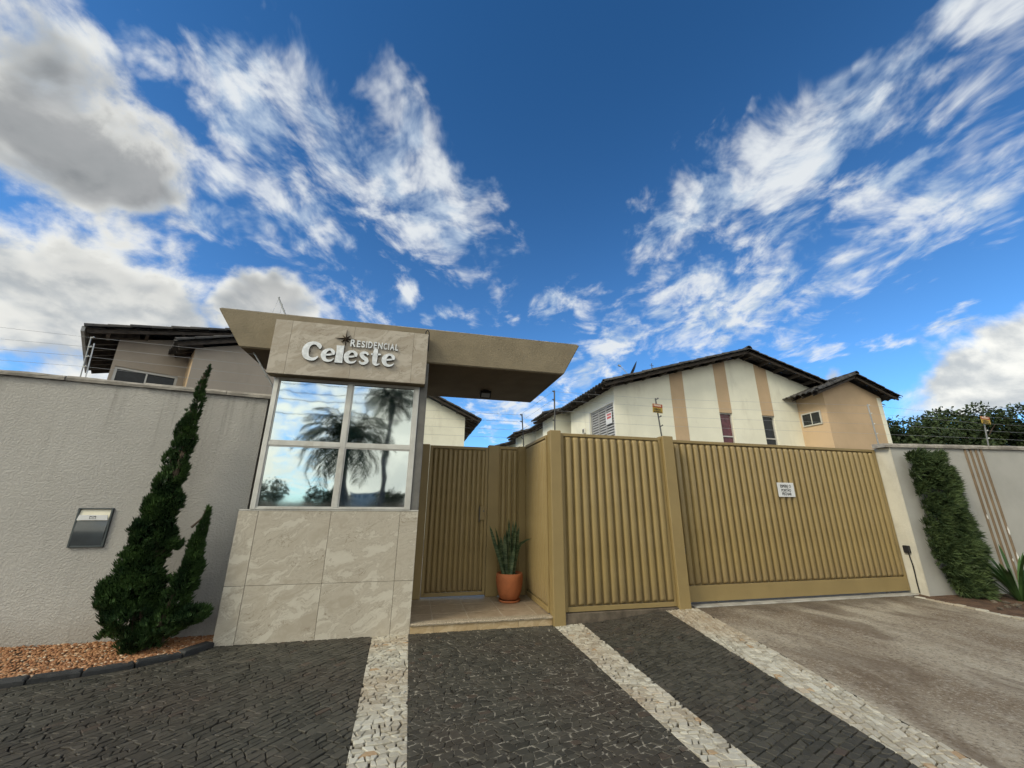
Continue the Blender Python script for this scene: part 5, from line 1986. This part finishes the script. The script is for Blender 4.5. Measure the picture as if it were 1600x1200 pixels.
for i in range(3200):
    z = rr.uniform(0.16, 2.40)
    l, r_ = bush_side(z)
    x = rr.uniform(l, r_)
    e = min(x - l, r_ - x) / (r_ - l) * 2
    ywall = RW0.y + (x - RW0.x) * rdir.y / rdir.x
    dep = 0.06 + 0.24 * sqrt(max(0, e)) * (0.8 + 0.5 * mnoise.noise(Vector((x * 3, z * 3, 1.0))))
    y = ywall - 0.03 - dep * rr.uniform(0.35, 1.0)
    clump = mnoise.noise(Vector((x * 6, y * 6, z * 6)))
    if clump < -0.22:
        continue
    dr = Vector((rr.uniform(-0.7, 0.7) + (0.6 if x > (l + r_) / 2 else -0.6) * (1 - e), -0.75, rr.uniform(-0.3, 0.7)))
    tuft(mb, rr, Vector((x, y, z)), dr, rr.uniform(0.08, 0.17), 10, 0.50 + 0.75 * clump + 0.25 * rr.uniform(-1, 1), 0.13, 0.06)
for i in range(26):
    z = rr.uniform(0.3, 2.35)
    l, r_ = bush_side(z)
    sg_ = rr.choice((-1, 1))
    x = (r_ if sg_ > 0 else l)
    y = RW0.y + (x - RW0.x) * rdir.y / rdir.x - 0.08
    dr = Vector((sg_ * rr.uniform(0.5, 1.0), -0.5, rr.uniform(0.0, 0.8))).normalized()
    for k in range(4):
        tuft(mb, rr, Vector((x, y, z)) + dr * (0.035 * k), dr, rr.uniform(0.06, 0.11), 6, rr.uniform(0.4, 0.95), 0.13, 0.06)
mb.build('foliage', M['podocarpus'], bu)


def strap_leaf(base, az, length, width, lift, droop, n=8, tw=0.0):
    """a folded, arching strap-shaped leaf"""
    mb_ = MB()
    h = Vector((cos(az), sin(az), 0))
    sd_ = Vector((-sin(az), cos(az), 0))
    L_, C_, R_ = [], [], []
    p = Vector(base)
    ang = lift
    for i in range(n + 1):
        t = i / n
        w_ = width * (0.55 + 0.9 * t) * (1 - t) ** 0.55 * 1.05 if t < 1 else 0.0
        sv = sd_ * cos(tw * t) + Vector((0, 0, 1)) * sin(tw * t)
        L_.append(p - sv * w_ * 0.5 + Vector((0, 0, w_ * 0.12))); C_.append(p.copy()); R_.append(p + sv * w_ * 0.5 + Vector((0, 0, w_ * 0.12)))
        ang_i = ang - droop * t
        p = p + (h * cos(ang_i) + Vector((0, 0, 1)) * sin(ang_i)) * (length / n)
    mb_.grid([L_, C_, R_])
    mb_.tint = [R.random()] * len(mb_.f)
    return mb_


ag = thing('strap_leaf_plant', 'spiky strap-leaved plant in the bed at the foot of the right wall', 'plant', (9.30, 4.78, 0.09))
for k in range(52):
    az_ = k * 2.39996 + R.uniform(-0.2, 0.2)
    el = R.uniform(0.75, 1.35)
    strap_leaf((9.30 + 0.04 * cos(az_), 4.78 + 0.03 * sin(az_), 0.10), az_, R.uniform(0.60, 1.12), R.uniform(0.04, 0.062), el, R.uniform(0.3, 0.9)).build('leaf', M['strap'], ag, smooth=True)

# potted snake plant on the porch --------------------------------------------------
pt = thing('potted_plant', 'snake plant in a terracotta pot on the porch', 'potted plant', (1.49, 6.36, 0.1))
a = MB()
k_ = 0.93
prof = [(0.02, 0.128), (0.125, 0.128), (0.150, 0.145), (0.190, 0.24), (0.213, 0.35), (0.220, 0.44), (0.212, 0.492), (0.204, 0.502), (0.194, 0.498), (0.190, 0.455), (0.17, 0.44)]
a.lathe([(r * k_, 0.1 + (z - 0.1) * 0.97) for r, z in prof], 1.49, 6.36, 36)
a.build('pot', M['terracotta'], pt, smooth=True)
a = MB(); a.lathe([(0.05, 0.101), (0.155, 0.101), (0.166, 0.128), (0.158, 0.131), (0.150, 0.112), (0.05, 0.108)], 1.49, 6.36, 36)
a.build('saucer', M['terracotta'], pt, smooth=True)
a = MB(); a.lathe([(0.0, 0.462), (0.175, 0.458)], 1.49, 6.36, 20); a.build('soil', M['soil'], pt)
leaves = [(-0.05, 0.02, 0.74, 1.86, 0.10), (0.02, -0.03, 0.80, 1.50, 0.05), (0.03, 0.05, 0.72, 1.40, 0.05), (-0.02, 0.06, 0.66, 1.62, 0.06), (-0.09, -0.02, 0.76, 1.90, 0.04), (0.06, -0.01, 0.60, 1.46, 0.03),
          (-0.03, -0.06, 0.52, 1.58, 0.04), (0.01, 0.00, 0.68, 1.60, 0.02), (-0.06, 0.05, 0.56, 1.72, 0.04), (0.05, 0.04, 0.50, 1.34, 0.04), (0.00, -0.07, 0.44, 1.44, 0.05), (-0.10, 0.03, 0.46, 1.80, 0.06), (0.04, 0.02, 0.78, 1.55, 0.02), (-0.01, 0.03, 0.82, 1.58, 0.03), (0.07, 0.03, 0.64, 1.50, 0.02), (-0.04, 0.00, 0.60, 1.66, 0.03)]
for (dx_, dy_, ln, ang_, bow) in leaves:
    mb = MB()
    L_, C_, R_ = [], [], []
    tw = R.uniform(-0.7, 0.7)
    for i in range(10):
        t = i / 9
        p = Vector((1.49 + dx_ + cos(ang_) * ln * t, 6.36 + dy_ - bow * t * t, 0.45 + sin(ang_) * ln * t))
        w_ = 0.066 * (0.55 + 0.75 * t) * max(0.0, 1 - t ** 3.2) ** 0.7
        sv = Vector((cos(tw * (0.4 + t)), sin(tw * (0.4 + t)), 0))
        nv = Vector((-sv.y, sv.x, 0))
        L_.append(p - sv * w_ * 0.5 - nv * w_ * 0.18); C_.append(p); R_.append(p + sv * w_ * 0.5 - nv * w_ * 0.18)
    mb.grid([L_, C_, R_])
    mb.build('leaf', M['snake'], pt, smooth=True)
# the one leaf that has folded over to the right
mb = MB()
path = [(1.55, 6.34, 0.46), (1.575, 6.33, 0.64), (1.60, 6.32, 0.78), (1.655, 6.31, 0.90), (1.74, 6.30, 0.95), (1.83, 6.30, 0.975)]
ws = [0.035, 0.05, 0.055, 0.045, 0.028, 0.0]
mb.grid([[Vector(p) + Vector((-0.45, -0.25, 0.85)).normalized() * w_ * 0.5 for p, w_ in zip(path, ws)], [Vector(p) for p in path],
         [Vector(p) - Vector((-0.45, -0.25, 0.85)).normalized() * w_ * 0.5 for p, w_ in zip(path, ws)]])
mb.build('leaf', M['snake'], pt, smooth=True)


# trees -----------------------------------------------------------------------------
def leafy_tree(name, label, base, height, crown, seed, leaf=0.14, n=5200, group=None, mleaf=None, lobes=9):
    """tapered trunk, limbs, and a crown of leaf clumps with gaps between them"""
    rr = random.Random(seed)
    t_ = thing(name, label, 'tree', base, group)
    bx_, by_, bz_ = base
    cx_, cy_, cz_, rx_, rz_ = crown
    trunk = MB()
    fork = Vector((bx_ + rr.uniform(-0.2, 0.2), by_, bz_ + max(0.8, cz_ - rz_ * 0.9 - bz_)))
    trunk.tube([(bx_, by_, bz_ - 0.05), tuple(Vector((bx_, by_, bz_)).lerp(fork, 0.5) + Vector((0.08, 0, 0))), tuple(fork)], [0.05 * height * 0.6, 0.04 * height * 0.6, 0.03 * height * 0.6], 8)
    ends = []
    for k in range(lobes):
        th = 2 * pi * k / lobes + rr.uniform(-0.4, 0.4)
        rad = rr.uniform(0.35, 0.85)
        e = Vector((cx_ + rx_ * rad * cos(th), cy_ + rx_ * rad * sin(th), cz_ + rz_ * rr.uniform(-0.45, 0.75)))
        ends.append(e)
        m_ = fork.lerp(e, 0.5) + Vector((0, 0, 0.15 * rz_))
        trunk.tube([fork, m_, e], [0.02 * height * 0.5, 0.012 * height * 0.5, 0.004 * height], 6, cap=False)
    trunk.build('trunk', M['bark'], t_, smooth=True)
    mb_ = MB()
    ends.append(Vector((cx_, cy_, cz_ + rz_ * 0.3)))
    clumps = []
    for e in ends:
        for j in range(7):
            o = Vector((rr.gauss(0, 1), rr.gauss(0, 1), rr.gauss(0, 0.8)))
            clumps.append((e + o * rx_ * 0.20, rx_ * rr.uniform(0.10, 0.22)))
    per = max(8, n // len(clumps))
    for (c, r_) in clumps:
        tint = rr.uniform(0.15, 0.75)
        for j in range(per):
            o = Vector((rr.gauss(0, 1), rr.gauss(0, 1), rr.gauss(0, 0.75)))
            o.normalize()
            p = c + o * r_ * rr.uniform(0.4, 1.15)
            s_ = leaf * rr.uniform(0.6, 1.3)
            d1 = (o + Vector((rr.uniform(-0.8, 0.8), rr.uniform(-0.8, 0.8), rr.uniform(-0.9, 0.4)))).normalized()
            d2 = d1.cross(Vector((rr.uniform(-1, 1), rr.uniform(-1, 1), rr.uniform(-1, 1)))).normalized()
            mb_.face([p, p + d1 * s_ * 0.5 + d2 * s_ * 0.28, p + d1 * s_, p + d1 * s_ * 0.5 - d2 * s_ * 0.28], 0, min(1, max(0, tint + rr.uniform(-0.2, 0.2) + 0.2 * o.z)))
    mb_.build('crown', mleaf or M['tree_leaf'], t_)
    return t_


GT = 'trees behind the right wall'
leafy_tree('garden_tree', 'low leafy tree behind the right wall, nearest the peach wing', (19.4, 11.8, 0), 3.9, (19.4, 11.8, 3.75, 1.8, 0.95), 31, 0.13, 13000, GT, lobes=11)
leafy_tree('garden_tree', 'dark bushy tree behind the right wall, with upright shoots on top', (22.6, 11.6, 0), 4.6, (22.5, 11.6, 4.0, 1.9, 1.25), 32, 0.13, 14000, GT, lobes=11)
leafy_tree('garden_tree', 'dense tree behind the right wall at the edge of the view', (26.0, 11.2, 0), 4.6, (26.0, 11.2, 4.0, 2.0, 1.35), 33, 0.14, 13000, GT, lobes=11)
leafy_tree('garden_tree', 'shadowy filler tree behind the right wall, between the other crowns', (24.2, 13.4, 0), 4.6, (24.2, 13.4, 3.6, 2.3, 1.1), 34, 0.16, 10000, GT, lobes=11)

# ================================================================== across the street (seen in the mirrored window)
def palm(label, base, top, n, length, seed, droop, wid=0.5, up_=0.5, shaft=None):
    rr = random.Random(seed)
    t_ = thing('palm_tree', label, 'tree', base, 'palms across the street')
    a_ = MB()
    B_, T_ = Vector(base), Vector(top)
    pts_ = [B_.lerp(T_, i / 8) + Vector((0.06 * sin(i * 0.9), 0, 0)) for i in range(9)]
    a_.tube(pts_, [0.20 - 0.07 * i / 8 + (0.05 if i == 0 else 0) for i in range(9)], 10)
    a_.build('trunk', M['palm_bark'], t_, smooth=True)
    if shaft:
        a_ = MB(); a_.tube([T_, T_ + Vector((0, 0, shaft * 0.5)), T_ + Vector((0.03, 0, shaft))], [0.16, 0.22, 0.10], 10)
        a_.build('crownshaft', M['palm_leaf'], t_, smooth=True)
        T_ = T_ + Vector((0, 0, shaft * 0.8))
    for k in range(n):
        az_ = k * 2.39996 + rr.uniform(-0.2, 0.2)
        el = 1.45 - 1.75 * (k + 0.5) / n + rr.uniform(-0.12, 0.12)
        L_ = length * rr.uniform(0.85, 1.1)
        h = Vector((cos(az_), sin(az_), 0)); sd_ = Vector((-sin(az_), cos(az_), 0))
        p = T_.copy()
        rach = [p.copy()]
        m_ = 16
        for i in range(m_):
            t = (i + 1) / m_
            an_ = el - droop * t ** 1.5
            p = p + (h * cos(an_) + Vector((0, 0, 1)) * sin(an_)) * (L_ / m_)
            rach.append(p.copy())
        mb_ = MB()
        mb_.tube(rach, [0.025 * (1 - i / (m_ + 2)) for i in range(m_ + 1)], 4, cap=False)
        for i in range(2, m_ + 1):
            t = i / m_
            dr_ = (rach[i] - rach[i - 1]).normalized()
            ll = length * 0.30 * wid * 2 * (sin(pi * min(0.95, 0.18 + t * 0.78)) ** 0.7)
            for j in range(2):
                q = rach[i - 1].lerp(rach[i], j * 0.5)
                for sgn in (-1, 1):
                    o = (sd_ * sgn * 0.85 + dr_ * 0.75 + Vector((0, 0, rr.uniform(-0.25, 0.15)))).normalized()
                    tip = q + o * ll * rr.uniform(0.85, 1.1) + Vector((0, 0, -0.30 * ll))
                    md = q + o * ll * 0.5
                    ww = dr_ * 0.028
                    mb_.face([q - ww, md - ww * 1.2, tip, md + ww * 1.2], 0, rr.random())
        mb_.build('frond', M['palm_leaf'], t_)
    return t_


palm('squat broad-crowned palm across the street, mirrored in the booth window', (-3.0, -9.0, -0.15), (-3.35, -9.0, 4.25), 34, 2.6, 41, 1.9, 0.6)
palm('tall slim palm across the street, mirrored at the window edge', (-2.1, -15.0, -0.15), (-1.85, -15.0, 6.6), 24, 2.1, 42, 1.6, 0.65, shaft=1.5)
GB = 'trees across the street'
for i, (x, y, h_, lab) in enumerate(((-16.0, -36.0, 3.2, 'low round tree across the street, far left in the window reflection'), (-9.5, -40.0, 2.6, 'low round tree across the street, under the broad palm in the reflection'),
                                     (-3.5, -46.0, 2.5, 'low round tree across the street, right of the broad palm in the reflection'), (3.5, -44.0, 2.5, 'low round tree across the street, right of the slim palm'),
                                     (11.0, -26.0, 4.0, 'low round tree across the street, far right behind the viewer'))):
    leafy_tree('street_tree', lab, (x, y, -0.15), h_ * 1.2, (x, y, h_ * 0.62, h_ * 0.95, h_ * 0.42), 50 + i, 0.32, 2400, GB, lobes=7)
M['far_block'] = painted('pale_far_building', (0.56, 0.52, 0.46), 0.85, 0.06, scale=0.4)
M['far_glass'] = painted('grey_far_glass', (0.25, 0.27, 0.29), 0.6, 0.05)
tw = thing('tower_block', 'pale far tower block above the trees in the window reflection', 'building', (-16.0, -130.0, -0.15), local=True)
a = MB(); a.box(-4, 4, -4, 4, 0, 4.6); part('wall', a, M['far_block'], tw)
for i in range(4):
    for j in range(2):
        a = MB(); a.box(-3.4 + i * 1.8, -2.3 + i * 1.8, 4.0, 4.03, 1.0 + j * 1.9, 2.2 + j * 1.9); part('window', a, M['far_glass'], tw)
a = MB(); a.box(-4.2, 4.2, -4.2, 4.2, 4.6, 4.8); part('roof', a, M['far_block'], tw)
for k, xx in enumerate((-22.0, 22.0)):
    up_ = thing('utility_pole', ('concrete utility pole across the street, to the left', 'concrete utility pole across the street, to the right')[k], 'pole', (xx, -7.8, -0.15), 'utility poles')
    a = MB(); a.tube([(xx, -7.8, -0.15), (xx, -7.8, 8.4)], [0.16, 0.10], 10); a.build('shaft', M['track'], up_)
    a = MB(); a.box(xx - 0.05, xx + 0.05, -8.7, -6.9, 7.6, 7.72); a.build('crossarm', M['rafter'], up_)
for k, (yy, zz) in enumerate(((-8.6, 7.74), (-7.0, 7.74), (-7.72, 6.9), (-7.72, 6.55), (-7.72, 6.2), (-7.72, 5.5))):
    a = MB()
    a.tube([(-60 + 4 * i, yy, zz - 0.35 + 0.35 * abs(((-60 + 4 * i + 22) % 44) / 22 - 1) ** 2) for i in range(31)], 0.016, 5)
    tag(a.build('power_line', M['black']), 'overhead %s power line across the street' % ('outermost', 'innermost', 'third', 'fourth', 'fifth', 'lowest')[k], 'wire', 'overhead power lines')

# ================================================================== litter
lp_ = thing('paper_scrap', 'crumpled white scrap of paper lying on the dark stone pavement', 'litter', (-1.55, 3.12, 0.0))
mb = MB()
rows = []
for j in range(4):
    rows.append([(-1.64 + 0.06 * i + R.uniform(-0.01, 0.01) + j * 0.01, 3.10 + 0.025 * j, 0.012 + (0.028 if (i + j) % 2 else 0.0) + R.uniform(0, 0.01)) for i in range(4)])
mb.grid(rows)
mb.build('sheet', M['white'], lp_)
